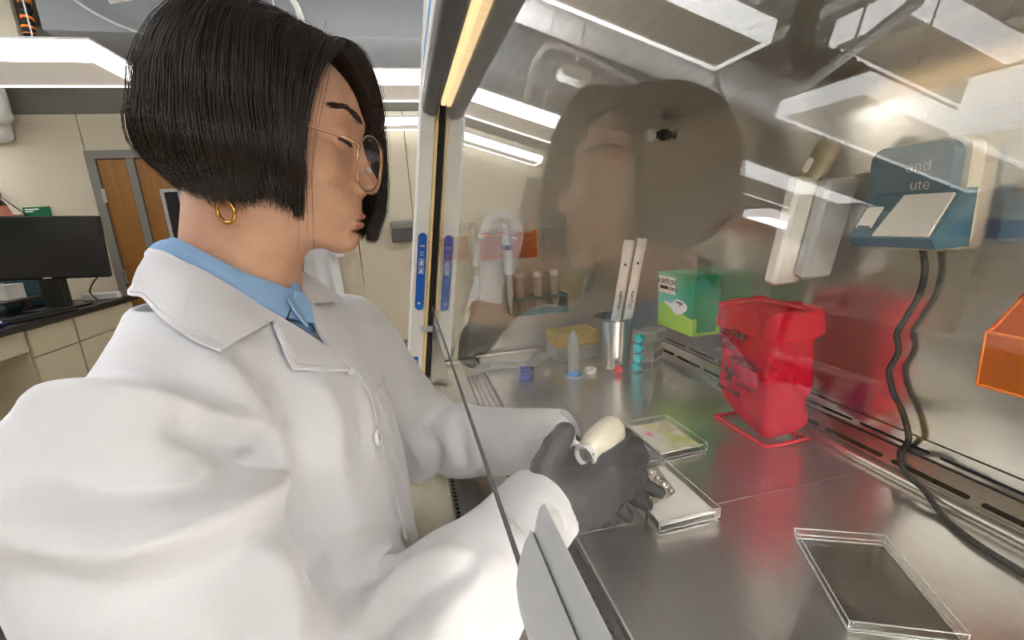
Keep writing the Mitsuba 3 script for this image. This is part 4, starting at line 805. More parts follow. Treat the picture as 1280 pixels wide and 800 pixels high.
def fhead(w):
    p = hl(w)
    q = p.copy(); q[..., 0] = np.abs(q[..., 0])
    d = ell(p, (0, -.004, .036), (.0745, .086, .084))
    d = smin(d, ell(p, (0, .030, -.016), (.060, .058, .074)), .03)
    d = smin(d, ell(p, (0, .044, .040), (.056, .050, .05)), .02)                      # forehead
    d = smin(d, cone(q, (.050, .002, -.050), (.006, .072, -.084), .020, .0165), .028)      # jaw
    d = smin(d, sph(p, (0, .0765, -.0845), .0145), .016)                                # chin
    d = smin(d, sph(q, (.041, .058, -.018), .024), .018)                               # cheekbone
    d = smin(d, cone(q, (.018, .074, -.050), (.03, .055, -.048), .020, .02), .015)        # muzzle and cheek
    d = smin(d, cone(q, (.012, .088, .036), (.040, .074, .040), .007, .009), .014)        # brow ridge
    d = smax(d, -ell(q, (.033, .104, .014), (.019, .020, .013)), .012)                    # eye socket
    d = smin(d, ell(q, (.0325, .0755, .0145), (.0160, .0135, .0115)), .005)               # lids
    nose = smin(cone(p, (0, .086, .020), (0, .1005, -.018), .0070, .0090), sph(p, (0, .1045, -.0265), .0096), .007)
    nose = smin(nose, sph(q, (.0115, .094, -.0315), .0078), .006)
    d = smin(d, nose, .010)
    d = smax(d, -ell(q, (.0065, .0975, -.0385), (.0035, .0052, .0035)), .002)            # nostrils
    d = smin(d, ell(p, (0, .0895, -.0610), (.024, .0105, .0052)), .006)                   # lips
    d = smin(d, ell(p, (0, .0885, -.0703), (.021, .0100, .0060)), .006)
    d = smax(d, -ell(p, (0, .0990, -.0655), (.0265, .0095, .0012)), .003)
    d = smax(d, -ell(p, (0, .0900, -.0775), (.014, .0045, .0020)), .006)
    ear = smax(ell(q, (.0765, -.008, -.002), (.009, .018, .030)), -ell(q, (.086, -.004, .004), (.007, .010, .017)), .004)
    d = smin(d, ear, .005); d = smin(d, ell(q, (.0735, -.004, -.030), (.006, .008, .009)), .004)
    neck = cone(w, hw(0, -.022, -.035), (-.505, -.180, 1.20), .0515, .060)
    return smin(d, neck, .030)
def fbody(w):
    d = fhead(w)
    t = smin(cone(w, RS + V(-.02, 0, -.03), LS + V(.02, 0, -.03), .05, .05), ell(w, (-.50, -.175, 1.06), (.145, .095, .15)), .06)
    t = smin(t, ell(w, (-.50, -.165, .86), (.14, .105, .2)), .06)
    return smin(d, t, .03)
# the head and neck are replaced by a finer skin of the same field
hb = snets(fbody, (-.63, -.30, 1.16), (-.36, .03, 1.53), .0021, 2)
part(woman, 'body', hb, 'skin', True, label='skin of head and neck')
lm = snets(lambda w: (lambda p: smax(smin(ell(p, (0, .0896, -.0608), (.0248, .0106, .0050)), ell(p, (0, .0884, -.0703), (.0215, .0102, .0057)), .001), -ell(p, (0, .0990, -.0655), (.028, .0095, .0011)), .0015))(hl(w)), hw(0, .09, -.066) - .032, hw(0, .09, -.066) + .032, .0014, 2)
part(woman, 'lips', lm, 'lip', True, label='muted pink lips')
for s in (1, -1):
    # lowered lids: lash line and brow
    a = np.linspace(-1, 1, 15)
    lash = np.array([hw(s * (.0325 + .0172 * t), .0755 + .0135 * math.sqrt(max(0, 1 - (t * .95) ** 2)) * .96, .0145 - .0048 + .0026 * t * t) for t in a])
    part(woman, 'eyelash', tube(lash, .0010 + .0007 * np.cos(a * 1.3), 6), 'hair_dark', True)
    bw = []
    for i in range(300):
        t = i / 299; c = V(s * (.013 + .040 * t), .0968 - .021 * t ** 1.8, .035 + .012 * t - .016 * max(0, t - .68))
        o = V(*(rng.normal(size=3) * (.0012, .0004, .0021 * (1 - .45 * t)))); d_ = nz(V(s * 1, -.35 - .5 * t, .35 - .6 * t)) * .0085
        bw.append(tube([hw(*(c + o)), hw(*(c + o + d_ * .5)), hw(*(c + o + d_ - V(0, .0006, 0)))], [.0004, .00034, .0001], 4))
    tt = np.linspace(0, 1, 16); bb = np.array([hw(s * (.013 + .040 * t), .0962 - .021 * t ** 1.8, .035 + .012 * t - .016 * max(0, t - .68)) for t in tt])
    part(woman, 'eyebrow_base', tube(bb, .0008 + .0022 * np.sin(np.pi * np.clip(tt * .9 + .12, 0, 1)) ** .7 * (1 - .45 * tt), 6), 'brow', True)
    k = part(woman, 'eyebrow', cat(bw), 'brow', False); labels[k] = {'kind': 'stuff'}
# glasses
gl = thing('glasses', 'thin gold round-framed glasses worn by the woman', 'glasses')
def rimpts(s, sc=1.0, n=48):
    a = np.arange(n) * 2 * np.pi / n; e = 2 / 2.35
    x = .0265 * np.sign(np.cos(a)) * np.abs(np.cos(a)) ** e; z = .0268 * np.sign(np.sin(a)) * np.abs(np.sin(a)) ** e
    return np.array([hw(s * (.0355 + x_ * sc), .1195 - .34 * (.0355 + x_ * sc) + (z_ * sc) * .09, -.0075 + z_ * sc) for x_, z_ in zip(x, z)])
for s in (1, -1):
    q = rimpts(s); r_ = part(gl, 'rim', loop(q, .0011, 6), 'rose_gold', True)
    part(gl, 'lens', tri(np.vstack([rimpts(s, .97), rimpts(s, .97).mean(0)]), [(i, (i + 1) % 48, 48) for i in range(48)]), 'lens_clear', False, label='clear lens')
    part(gl, 'temple_arm', tube(spline([hw(s * .0615, .0995, .006), hw(s * .069, .086, .0115), hw(s * .0755, .03, .0215), hw(s * .080, -.01, .024), hw(s * .078, -.024, .008)], 30), .0012, 6), 'rose_gold', True)
    part(gl, 'hinge', tube([hw(s * .0605, .0995, .0035), hw(s * .0620, .0992, .0065)], .0017, 8), 'rose_gold', True)
    part(gl, 'nose_pad', trimesh.Trimesh(trimesh.creation.icosphere(2).vertices * .0032 + hw(s * .0105, .1040, -.012), trimesh.creation.icosphere(2).faces), 'clear_edge', True)
part(gl, 'bridge', tube(spline([hw(-.0095, .1165, -.001), hw(-.004, .1175, .003), hw(.004, .1175, .003), hw(.0095, .1165, -.001)], 16), .0011, 6), 'rose_gold', True)
er = thing('earring', 'small gold hoop earring below the woman\'s hair', 'earring')
a = np.arange(28) * 2 * np.pi / 28; ec = hw(.0780, -.014, -.0640); ex_, ey_ = HR[:, 1], V(0, 0, 1); ex_ = nz(ex_ * 1 + HR[:, 0] * .5)
put(er, loop(np.array([ec + ex_ * .0092 * math.cos(t) + ey_ * .0105 * math.sin(t) for t in a]), .0017, 8), 'gold', True)
# ---------------------------------------------------------------- hair: an inner shell and strands, each a thin tube
def hair_path(phi, depth, end_j, n=15, root_j=0.0):
    """phi: 0 = forward, + towards her right; depth: 1 = outer surface; returns points root to tip (world)"""
    c, s = np.cos(phi), np.sin(phi); back = np.clip(-c, 0, 1); far = np.clip((-s), 0, 1) * np.clip((c + .35) / 1.2, 0, 1)
    a, b = .094 + .004 * back, np.where(c < 0, .093, .106 + .022 * (s < 0))
    R = 1 / np.sqrt((s / a) ** 2 + (c / b) ** 2) * depth
    y0 = np.where(s > 0, .020 + .082 * c, .015 + .072 * c); x0 = np.where(s > 0, .0035, -.0035) + root_j
    top = .036 + .100 * np.sqrt(np.clip(1 - ((y0 + .014) / .112) ** 2, .05, 1)) * (.97 + .03 * depth)
    root = np.stack([x0, y0, top], -1)
    pts = [root]
    for e, w in ((66, .55), (44, .92), (20, 1.0), (0, 1.0)):
        er = math.radians(e); q = np.stack([R * s * math.cos(er), -.012 + R * c * math.cos(er), .030 + .100 * depth * math.sin(er) + 0 * R], -1)
        m = np.stack([q[:, 0], q[:, 1] * w + y0 * (1 - w), np.where(w < 1, q[:, 2] * .75 + top * .25 * (1 if e > 50 else .8) + (.0 if e > 50 else .05 * q[:, 2]), q[:, 2])], -1) if w < 1 else q
        pts.append(m)
    eq = HP + (pts[-1] * HS) @ HR.T
    out = np.stack([s, c, 0 * s], -1) @ np.array([HR[:, 0], HR[:, 1], HR[:, 2]])
    zend = np.where(s > 0, 1.350 + .000 * c, 1.318 - .012 * c) + .030 * back ** 1.5 + end_j
    fwd = HR[:, 1]; W = [HP + (p * HS) @ HR.T for p in pts[:-1]] + [eq]
    for k, t in enumerate((.35, .7, 1.0)):
        q = eq.copy(); q[:, 2] = eq[:, 2] + (zend - eq[:, 2]) * t
        q += out * ((.006, .004, -.010)[k] - (0, .004, .016)[k] * back)[:, None] + fwd * (far * (.016, .032, .030)[k])[:, None]
        W.append(q)
    W[-4] = W[-4] + fwd * (far * .006)[:, None]
    F = np.array([hw(*q) for q in ((0, .072, .116), (.024, .079, .107), (.046, .073, .088), (.061, .064, .064), (.071, .057, .034), (.076, .052, .000), (.078, .050, -.030), (.074, .047, -.064))])
    wt = np.clip((math.radians(82) - phi) / math.radians(36), 0, 1) * (s > 0); wt = wt * wt * (3 - 2 * wt)
    F = F[None] + out[:, None] * ((depth - 1) * .075)[:, None, None]; F[:, -1, 2] += end_j
    G = np.array([hw(*q) for q in ((0, .070, .117), (-.020, .088, .120), (-.038, .103, .102), (-.052, .112, .070), (-.060, .115, .030), (-.062, .116, -.010), (-.060, .113, -.050), (-.052, .104, -.085))])
    wg = np.clip((phi + math.radians(62)) / math.radians(50), 0, 1) * (s < 0); wg = wg * wg * (3 - 2 * wg)
    G = G[None] + out[:, None] * ((depth - 1) * .10)[:, None, None]; G[:, -1, 2] += end_j
    P_ = np.stack(W, 1); P_ = P_ * (1 - wg)[:, None, None] + G * wg[:, None, None]; P_ = P_ * (1 - wt)[:, None, None] + F * wt[:, None, None]                                                       # m, 8, 3
    return np.stack([spline(p, n) for p in P_])
def strands(P_, r0, sides=3):
    m, n = P_.shape[:2]; t = np.gradient(P_, axis=1); t /= np.linalg.norm(t, axis=2, keepdims=True) + 1e-12
    a = np.cross(t, np.array([.3, .9, .1])); a /= np.linalg.norm(a, axis=2, keepdims=True) + 1e-12; b = np.cross(t, a)
    r = r0[:, None] * np.concatenate([np.ones(n - 3), [.9, .7, .25]])[None]
    w = np.arange(sides) * 2 * np.pi / sides
    v = P_[:, :, None] + r[..., None, None] * (np.cos(w)[:, None] * a[:, :, None] + np.sin(w)[:, None] * b[:, :, None])
    i, j = np.meshgrid(np.arange(n - 1), np.arange(sides), indexing='ij'); q = np.stack([i * sides + j, i * sides + (j + 1) % sides, (i + 1) * sides + (j + 1) % sides, (i + 1) * sides + j], -1).reshape(-1, 4)
    f = np.vstack([q[:, [0, 1, 2]], q[:, [0, 2, 3]]]); f = (f[None] + (np.arange(m) * n * sides)[:, None, None]).reshape(-1, 3)
    return tri(v.reshape(-1, 3), f)
mat('hair', {'type': 'principled', 'base_color': mikit.proc(lambda p, n, uv: mix(srgb(14, 11, 10), srgb(50, 35, 28), fbm(p.x * 170, p.y * 170, p.z * 9))), 'roughness': .34, 'specular': .55, 'anisotropic': .5})
PN, PF = (math.radians(46), math.radians(180)), (math.radians(-180), math.radians(-9))
def make_strands(N, rng_, dj, rad):
    out = []
    for lo_, hi_ in (PN, PF):
        m = int(N * (hi_ - lo_) / (PN[1] - PN[0] + PF[1] - PF[0])); ph = rng_.uniform(lo_, hi_, m)
        clump = np.floor(ph * 34 + rng_.normal(size=m) * .3); h1 = np.modf(np.abs(np.sin(clump * 12.9898) * 43758.5453))[0]
        phc = (clump + .5) / 34; ph2 = ph + (phc - ph) * .12
        d = dj[0] + (dj[1] - dj[0]) * rng_.random(m) ** .7 + .012 * (h1 - .5)
        P_ = hair_path(ph2, d, rng_.normal(size=m) * .0035 + .006 * (h1 - .5), 16, rng_.normal(size=m) * .003)
        k = np.linspace(0, 1, 16) ** 2; P_ += (rng_.normal(size=(m, 1, 3)) * np.array([.0022, .0022, .0008])) * k[None, :, None]
        P_ += (np.sin(np.linspace(0, 5, 16)[None, :] + rng_.uniform(0, 6, (m, 1))) * .0007)[..., None] * rng_.normal(size=(m, 1, 3))
        out.append(strands(P_, rad * rng_.uniform(.7, 1.25, m)))
    return cat(out)
hr_ = np.random.default_rng(11)
for nm, lo_, hi_ in (('near', *PN), ('far', *PF)):
    ph = np.linspace(lo_, hi_, 46); g = hair_path(ph, np.full(46, .93), np.full(46, .006), 22)
    part(woman, 'hair_shell', tri(g.reshape(-1, 3), grid_faces(46, 22, False)), 'hair', True)
k = part(woman, 'hair', make_strands(9000, hr_, (.93, 1.01), .00042), 'hair', True, label='straight black bob'); labels[k]['kind'] = 'stuff'
k = part(woman, 'loose_hair', make_strands(260, hr_, (1.0, 1.07), .00022), 'hair', True); labels[k] = {'kind': 'stuff'}
# a few strands fallen across the cheek
cs = []
for i in range(7):
    x = .060 + .004 * hr_.normal(); j = hr_.normal(size=3) * .005
    cs.append(tube(spline(np.array([hw(.028, .070, .108), hw(.058, .068, .075), hw(x + .012, .060, .02), hw(x + .012, .054, -.03), hw(x + .008, .052, -.075 - .02 * hr_.random())]) + j * np.array([1.2, 1.4, 1.2, 1.5, 2.2])[:, None], 16), np.linspace(.00022, .00012, 16), 3))
k = part(woman, 'cheek_strand', cat(cs), 'hair', True); labels[k] = {'kind': 'stuff'}
# ---------------------------------------------------------------- lab coat
def fcoat(w):
    t = ell(w, (-.495, -.152, 1.075), (.152, .112, .150), TR)
    t = smin(t, ell(w, (-.492, -.150, .90), (.152, .124, .20), TR), .06)
    t = smin(t, ell(w, (-.49, -.165, .68), (.185, .150, .20), TR), .08)
    t = smin(t, cone(w, RS + V(-.03, .01, .0), (-.500, -.200, 1.226), .062, .066), .04)
    t = smin(t, cone(w, LS + V(.03, -.01, .0), (-.510, -.190, 1.222), .060, .064), .04)
    t = smin(t, ell(w, (-.500, -.203, 1.230), (.060, .026, .030), TR), .02)
    RM = RE + (RW - RE) * .52; r = smin(smin(cone(w, RS, RE, .069, .072), cone(w, RE, RM, .072, .058), .03), cone(w, RM, RW + (RE - RW) * .08, .058, .046), .03)
    l = smin(cone(w, LS, LE, .066, .062), cone(w, LE, LW + (LE - LW) * .08, .060, .045), .03)
    t = smin(smin(t, sph(w, (-.372, -.090, 1.000), .042), .02), sph(w, (-.402, -.070, .985), .040), .02); d = smin(t, r, .008); d = smin(d, sph(w, (-.338, -.104, 1.000), .036), .022); d = smin(d, l, .016)
    return d
def fopen(w):      # the open neck with its V down the front
    return smin(cone(w, (-.505, -.185, 1.32), (-.505, -.185, 1.20), .075, .062), cone(w, (-.495, -.10, 1.27), (-.485, -.055, 1.185), .050, .012), .02)
def fcoat2(w): return smax(smax(fcoat(w), -fopen(w), .006), w[..., 2] - 1.260, .004)
coat = biggest(snets(fcoat2, (-.80, -.35, .58), (-.18, .22, 1.30), .0050, 2))
def fshirt(w): return smax(smax(smin(fcoat(w) + .010, cone(w, (-.505, -.18, 1.18), hw(0, -.03, -.085), .070, .062), .02), (w - V(-.505, -.185, 1.20)) @ nz(hw(0, -.022, -.035) - V(-.505, -.185, 1.20)) - .040, .004), w[..., 2] - 1.243 - .6 * (w[..., 1] + .19), .003)
from scipy.spatial import cKDTree
def near_line(v, pts):
    q = spline(pts, 60) if len(pts) > 2 else np.linspace(pts[0], pts[1], 30)
    return cKDTree(q).query(v)[0]
FOLDS = [  # points, height (negative = crease), width
    ([(-0.305, -0.214, 1.234), (-0.305, -0.187, 1.232), (-0.308, -0.165, 1.223), (-0.318, -0.145, 1.204), (-0.346, -0.133, 1.174)], 0.01, 0.014),
    ([(-0.307, -0.148, 1.204), (-0.325, -0.137, 1.185), (-0.343, -0.132, 1.164), (-0.357, -0.130, 1.140), (-0.354, -0.131, 1.123)], -0.014, 0.012),
    ([(-0.259, -0.211, 1.187), (-0.255, -0.191, 1.172), (-0.257, -0.169, 1.159), (-0.271, -0.145, 1.153), (-0.295, -0.129, 1.147), (-0.350, -0.130, 1.126)], 0.018, 0.015),
    ([(-0.266, -0.204, 1.205), (-0.263, -0.187, 1.194), (-0.267, -0.169, 1.183), (-0.282, -0.146, 1.172), (-0.315, -0.130, 1.162)], -0.01, 0.018),
    ([(-0.250, -0.199, 1.153), (-0.249, -0.170, 1.138), (-0.261, -0.142, 1.128), (-0.297, -0.119, 1.122)], -0.008, 0.016),
    ([(-0.365, -0.109, 1.015), (-0.374, -0.097, 1.033), (-0.389, -0.080, 1.030), (-0.402, -0.067, 1.012), (-0.361, -0.051, 1.027)], 0.014, 0.01),
    ([(-0.371, -0.099, 0.999), (-0.378, -0.090, 1.009), (-0.391, -0.076, 1.004), (-0.353, -0.056, 1.027)], -0.006, 0.010),
    ([(-0.360, -0.125, 1.090), (-0.363, -0.113, 1.054), (-0.371, -0.099, 1.023)], -0.005, 0.012),
    ([(-0.292, -0.115, 1.107), (-0.287, -0.108, 1.083), (-0.273, -0.104, 1.060)], 0.01, 0.014),
    ([(-0.297, -0.071, 1.024), (-0.317, -0.063, 1.027), (-0.336, -0.035, 1.037), (-0.342, 0.006, 1.041)], 0.007, 0.012),
    ([(-0.300, -0.048, 1.025), (-0.314, -0.022, 1.034), (-0.327, 0.018, 1.034)], -0.006, 0.01),
    ([(-0.291, -0.013, 1.016), (-0.311, 0.015, 1.026), (-0.337, 0.047, 1.026)], 0.004, 0.01),
    ([(-0.369, -0.146, 1.215), (-0.369, -0.130, 1.179), (-0.370, -0.122, 1.142), (-0.364, -0.122, 1.109)], 0.008, 0.016),
    ([(-0.412, -0.115, 1.188), (-0.393, -0.104, 1.149), (-0.378, -0.104, 1.112), (-0.375, -0.099, 1.074)], -0.007, 0.022),
    ([(-0.425, -0.093, 1.172), (-0.404, -0.083, 1.124), (-0.394, -0.080, 1.081)], 0.006, 0.02),
    ([(-0.617, -0.005, 1.018), (-0.599, 0.009, 0.993), (-0.640, 0.009, 0.929)], -0.009, 0.01),
    ([(-0.619, -0.023, 1.013), (-0.618, -0.013, 0.974)], 0.007, 0.009),
    ([(-0.583, 0.039, 1.027), (-0.568, 0.043, 0.997)], -0.005, 0.012),
    ([(-0.367, -0.189, 1.240), (-0.348, -0.155, 1.217)], -0.006, 0.02),
    ([(-.477, -.066, 1.168), (-.459, -.060, 1.146), (-.444, -.055, 1.101), (-.440, -.050, 1.039), (-.442, -.044, .985)], .003, .010)]
def fold_coat(m):
    v = np.array(m.vertices); n_ = vnormals(m); d = np.zeros(len(v))
    for pts, h, w in FOLDS: d += h * np.exp(-(near_line(v, np.array(pts)) / w) ** 2)
    u = meshkit.fbm(np.stack([v[:, 0] * 9 + v[:, 2] * 5, v[:, 1] * 11, v[:, 2] * 7 - v[:, 1] * 6], 1), 3, 21) - .5
    fine = meshkit.noise(np.stack([v[:, 0] * 26 + v[:, 2] * 16, v[:, 1] * 30, v[:, 2] * 20], 1), 4) - .5
    d = d * 1.25 + u * .013 + fine * .004
    for a, b, k, amp in ((RS, RE, 95, .0030), (RE, RW, 85, .0034), (LS, LE, 95, .0024), (LE, LW, 95, .0030)):
        ax = nz(b - a); L = np.linalg.norm(b - a); s = (v - a) @ ax; q = v - a - s[:, None] * ax; rr = np.linalg.norm(q, axis=1)
        at = rr < .085; side = meshkit.noise(v * 14 + 5, 31)
        d += np.where(at, amp * np.sin(k * s + 9 * side) * np.exp(-((s - (L if a is RS or a is LS else .04)) / .09) ** 2), 0)
    d *= np.clip(fopen(v) / .035, 0, 1) * np.clip((1.250 - v[:, 2]) / .02, 0, 1)
    o = tri(v + n_ * d[:, None], m.faces); trimesh.smoothing.filter_taubin(o, lamb=.5, nu=.52, iterations=6); return o
coat = fold_coat(coat)
# ---------------------------------------------------------------- gloves
plain('nitrile', srgb(30, 30, 32), .55, .35)
def glove(joint_sets, palm, h=.0021):
    def f(w):
        d = None
        for pts, rs in palm:
            e = chain(w, pts, rs, .01); d = e if d is None else smin(d, e, .018)
        for pts, rs in joint_sets: d = smin(d, chain(w, pts, rs, .003), .0045)
        return d
    P_ = np.vstack([np.array(p) for p, _ in joint_sets + palm]); m = snets(f, P_.min(0) - .035, P_.max(0) + .035, h, 2)
    n_ = vnormals(m); v = np.array(m.vertices); u = meshkit.fbm(v * 70 + 3, 3, 4) - .5; wv = np.abs(meshkit.noise(np.stack([v[:, 0] * 60 + v[:, 2] * 180, v[:, 1] * 55, v[:, 2] * 60], 1), 9) - .5)
    return tri(v + n_ * (u * .0012 - np.clip(.10 - wv, 0, 1) * .0035)[:, None], m.faces)
RWv = V(-.42, .108, 1.006)
rp = [([RWv - V(-.02, .03, .002) * .0 + V(.004, -.02, -.002), RWv + V(0, .02, .004), V(-.421, .158, 1.012), V(-.428, .194, 1.034)], [.027, .028, .023, .0165]),
      ([RWv + V(.004, -.02, -.002), RWv + V(.002, .02, -.006), V(-.414, .150, 1.012), V(-.412, .176, 1.004)], [.027, .028, .025, .020]),
      ([V(-.423, .15, 1.010), V(-.419, .196, 1.020)], [.024, .0185]), ([V(-.42, .115, 1.014), V(-.426, .120, 1.034)], [.024, .018])]
rj = [([(-.424, .118, 1.026), (-.431, .122, 1.048), (-.440, .139, 1.0665), (-.445, .152, 1.079)], [.0185, .0155, .0142, .0120]),
      ([(-.428, .195, 1.039), (-.452, .240, 1.041), (-.488, .247, 1.036), (-.502, .228, 1.033)], [.0150, .0128, .0112, .0095]),
      ([(-.421, .196, 1.036), (-.447, .244, 1.029), (-.487, .250, 1.016), (-.500, .230, 1.012)], [.0150, .0130, .0115, .0095]),
      ([(-.416, .188, 1.018), (-.442, .240, 1.009), (-.480, .245, .998), (-.492, .226, .994)], [.0145, .0125, .0110, .0092]),
      ([(-.414, .175, 1.004), (-.437, .222, .994), (-.470, .230, .986), (-.484, .214, .983)], [.0130, .0112, .0098, .0085])]
g = part(woman, 'right_glove', glove(rj, rp), 'nitrile', True, label='dark grey nitrile glove holding the white bottle')
LWv = V(-.515, .160, 1.026)
lp = [([LWv, V(-.506, .182, 1.004), V(-.494, .214, .985)], [.027, .025, .017]), ([LWv, V(-.505, .175, .998), V(-.490, .195, .965)], [.026, .024, .017])]
lj = [([(-.495, .214, .988), (-.484, .246, .978), (-.471, .268, .970), (-.461, .282, .9645)], [.0125, .0108, .0096, .0082]),
      ([(-.493, .208, .978), (-.480, .238, .966), (-.467, .254, .957), (-.459, .263, .9515)], [.0125, .0108, .0096, .0082]),
      ([(-.491, .200, .968), (-.474, .220, .956), (-.462, .230, .949), (-.456, .235, .9435)], [.0120, .0103, .0092, .0080]),
      ([(-.490, .190, .962), (-.474, .203, .950), (-.463, .210, .944), (-.458, .213, .9405)], [.0110, .0096, .0086, .0076]),
      ([(-.512, .175, 1.0), (-.522, .205, .992), (-.516, .232, .982), (-.508, .245, .976)], [.0150, .0125, .0110, .0092])]
part(woman, 'left_glove', glove(lj, lp), 'nitrile', True, label='dark grey nitrile glove resting its finger tips on the dish')
# white bottle in the right hand
bt = thing('flip_cap_bottle', 'small white bottle with an open round mouth held in the gloved right hand', 'bottle')
b0, b1 = V(-.4375, .1745, 1.0505), V(-.482, .236, 1.055); ba = nz(b1 - b0); A = axes_of(ba, (0, 0, 1)); R_ = []
for s, r in ((0, .0), (.0, .0125), (.004, .0165), (.014, .0205), (.030, .0225), (.05, .0225), (.062, .0205), (.070, .015), (.0735, .006), (.074, 0)):
    a = np.arange(36) * 2 * np.pi / 36; R_.append(b0 + ba * s + r * (np.cos(a)[:, None] * A[0] * 1.0 + np.sin(a)[:, None] * A[1] * .82))
part(bt, 'body', rings(R_, cap=False), 'cream_plastic', 40)
part(bt, 'mouth_rim', lathe([(.0105, .004), (.0135, .003), (.0142, -.004), (.0125, -.0055), (.0098, -.004), (.0095, .002)], 32, b0, ba, cap=False), 'white_plastic', 40, label='raised rim of the mouth')
part(bt, 'mouth', lathe([(0, -.0008), (.0098, -.0008)], 24, b0, ba, cap=False), 'mid_grey', 40)
part(bt, 'nozzle', lathe([(.0012, -.0045), (.003, -.004), (.0035, -.0008)], 12, b0 + A[1] * .002, ba, cap=False), 'dark_grey', 40)
for s in (-1, 1): part(bt, 'rim_mark', obox(b0 + A[0] * .0132 * s * .5 + A[1] * .0118 * s - ba * .0045, np.array([A[0], A[1], ba]), (.0022, .0008, .0004), .0002), 'ink', False)
ln = nz(V(.88, -.42, .12))
part(bt, 'flip_lid', lathe([(0, 0), (.0135, 0), (.0158, .002), (.0160, .007), (.0142, .0075), (.0135, .003), (0, .003)], 36, V(-.4585, .1535, 1.0695), ln), 'white_plastic', 40, label='round flip lid behind the thumb')
part(bt, 'hinge', rod(V(-.4575, .166, 1.058), V(-.449, .174, 1.054), .004, 8), 'white_plastic', True)
# ---------------------------------------------------------------- collars, lapels, buttons, pocket: sheets of cloth with a thickness
NA = V(-.505, -.185, 1.20); MN = TR[:, 0]
def mirror(p): p = np.asarray(p, float); return p - 2 * ((p - NA) @ MN)[:, None] * MN
def grad(f, p, e=2e-3):
    return np.stack([(f(p + np.eye(3)[k] * e) - f(p - np.eye(3)[k] * e)) / (2 * e) for k in range(3)], 1)
def push(p, f, off, it=3):
    p = np.array(p, float)
    for _ in range(it):
        d = f(p); g = grad(f, p); g /= np.linalg.norm(g, axis=1, keepdims=True) + 1e-9; m = d < off
        p[m] += g[m] * (off - d[m])[:, None]
    return p
LAST = [None]
def stitches(rows=(-2,), c0=14, c1=-2):
    for r in rows: part(woman, 'stitching', tube(LAST[0][r, c0:c1], .0004, 5), 'thread', True)
plain('thread', srgb(206, 206, 212), .8, .1)
def sheet_patch(U, L, n=40, rows=10, thick=.0022, f=None, off=.004, bulge=0.0, wave=0.0, smooth_u=True):
    U = spline(U, n) if len(U) > 2 and smooth_u else resample_open(U, n); L = spline(L, n) if len(L) > 2 and smooth_u else resample_open(L, n)
    t = np.linspace(0, 1, rows)[:, None, None]; g = U[None] * (1 - t) + L[None] * t
    c = g.reshape(-1, 3).mean(0); nn = np.cross(np.gradient(g, axis=1), np.gradient(g, axis=0)); nn /= np.linalg.norm(nn, axis=2, keepdims=True) + 1e-9
    if (nn.reshape(-1, 3) * (g.reshape(-1, 3) - (NA + V(0, 0, -.02)))).sum(1).mean() < 0: nn = -nn
    g = g + nn * (bulge * np.sin(np.pi * t) + wave * np.sin(np.arange(n) * .55)[None, :, None] * t)
    if f is not None: g = push(g.reshape(-1, 3), f, off).reshape(g.shape)
    LAST[0] = g + nn * (thick / 2 + .0002)
    a, b = (g + nn * thick / 2).reshape(-1, 3), (g - nn * thick / 2).reshape(-1, 3)
    F = grid_faces(rows, n, False); k = rows * n
    e = list(range(n)) + [r * n + n - 1 for r in range(1, rows)] + [(rows - 1) * n + c_ for c_ in range(n - 2, -1, -1)] + [r * n for r in range(rows - 2, 0, -1)]
    e2 = np.roll(e, -1); e = np.array(e)
    S = np.vstack([np.stack([e, e2, e2 + k], 1), np.stack([e, e2 + k, e + k], 1)])
    return tri(np.vstack([a, b]), np.vstack([F, F[:, ::-1] + k, S]))
def resample_open(q, m):
    q = np.asarray(q, float); s = np.concatenate([[0], np.cumsum(np.linalg.norm(np.diff(q, axis=0), axis=1))]); t = np.linspace(0, s[-1], m)
    return np.stack([np.interp(t, s, q[:, k]) for k in range(3)], 1)
bU = np.array([(-.5250, -.2460, 1.3140), (-.4905, -.2225, 1.3180), (-.4778, -.2126, 1.3188), (-.4687, -.2019, 1.3205), (-.4613, -.1908, 1.3157), (-.4540, -.1679, 1.3010), (-.4562, -.1477, 1.2861), (-.4676, -.1284, 1.2733), (-.4863, -.1152, 1.2616)])
bL = np.array([(-.5270, -.2520, 1.3050), (-.4860, -.2300, 1.3090), (-.4629, -.2086, 1.3060), (-.4513, -.1896, 1.2980), (-.4467, -.1733, 1.2884), (-.4479, -.1504, 1.2682), (-.4545, -.1353, 1.2500), (-.4656, -.1239, 1.2340)])
cU = np.array([(-.5290, -.2560, 1.3080), (-.4920, -.2340, 1.3120), (-.4752, -.2242, 1.3115), (-.4570, -.2053, 1.3083), (-.4475, -.1883, 1.2986), (-.4435, -.1723, 1.2892), (-.4449, -.1496, 1.2691), (-.4514, -.1346, 1.2510), (-.4571, -.1276, 1.2399)])
cL = np.array([(-.5290, -.2540, 1.2580), (-.4870, -.2380, 1.2620), (-.4600, -.2310, 1.2630), (-.4337, -.2193, 1.2716), (-.3991, -.1933, 1.2586), (-.3845, -.1762, 1.2490), (-.3790, -.1621, 1.2398), (-.3808, -.1504, 1.2313)])
lU = np.array([(-.4538, -.1326, 1.2475), (-.4602, -.1227, 1.2366), (-.4693, -.1084, 1.2199), (-.4737, -.0872, 1.1986), (-.4721, -.0756, 1.1855), (-.4733, -.0662, 1.1733)])
lL = np.array([(-.4450, -.1269, 1.2349), (-.4372, -.1221, 1.2232), (-.4267, -.1163, 1.2102), (-.4197, -.1111, 1.1995), (-.4381, -.0926, 1.1894), (-.4694, -.0659, 1.1728)])
def snap(p, f, off):
    p = np.array(p, float)
    for _ in range(3): g_ = grad(f, p); g_ /= np.linalg.norm(g_, axis=1, keepdims=True) + 1e-9; p -= g_ * np.clip(f(p) - off, -.02, .02)[:, None]
    return p
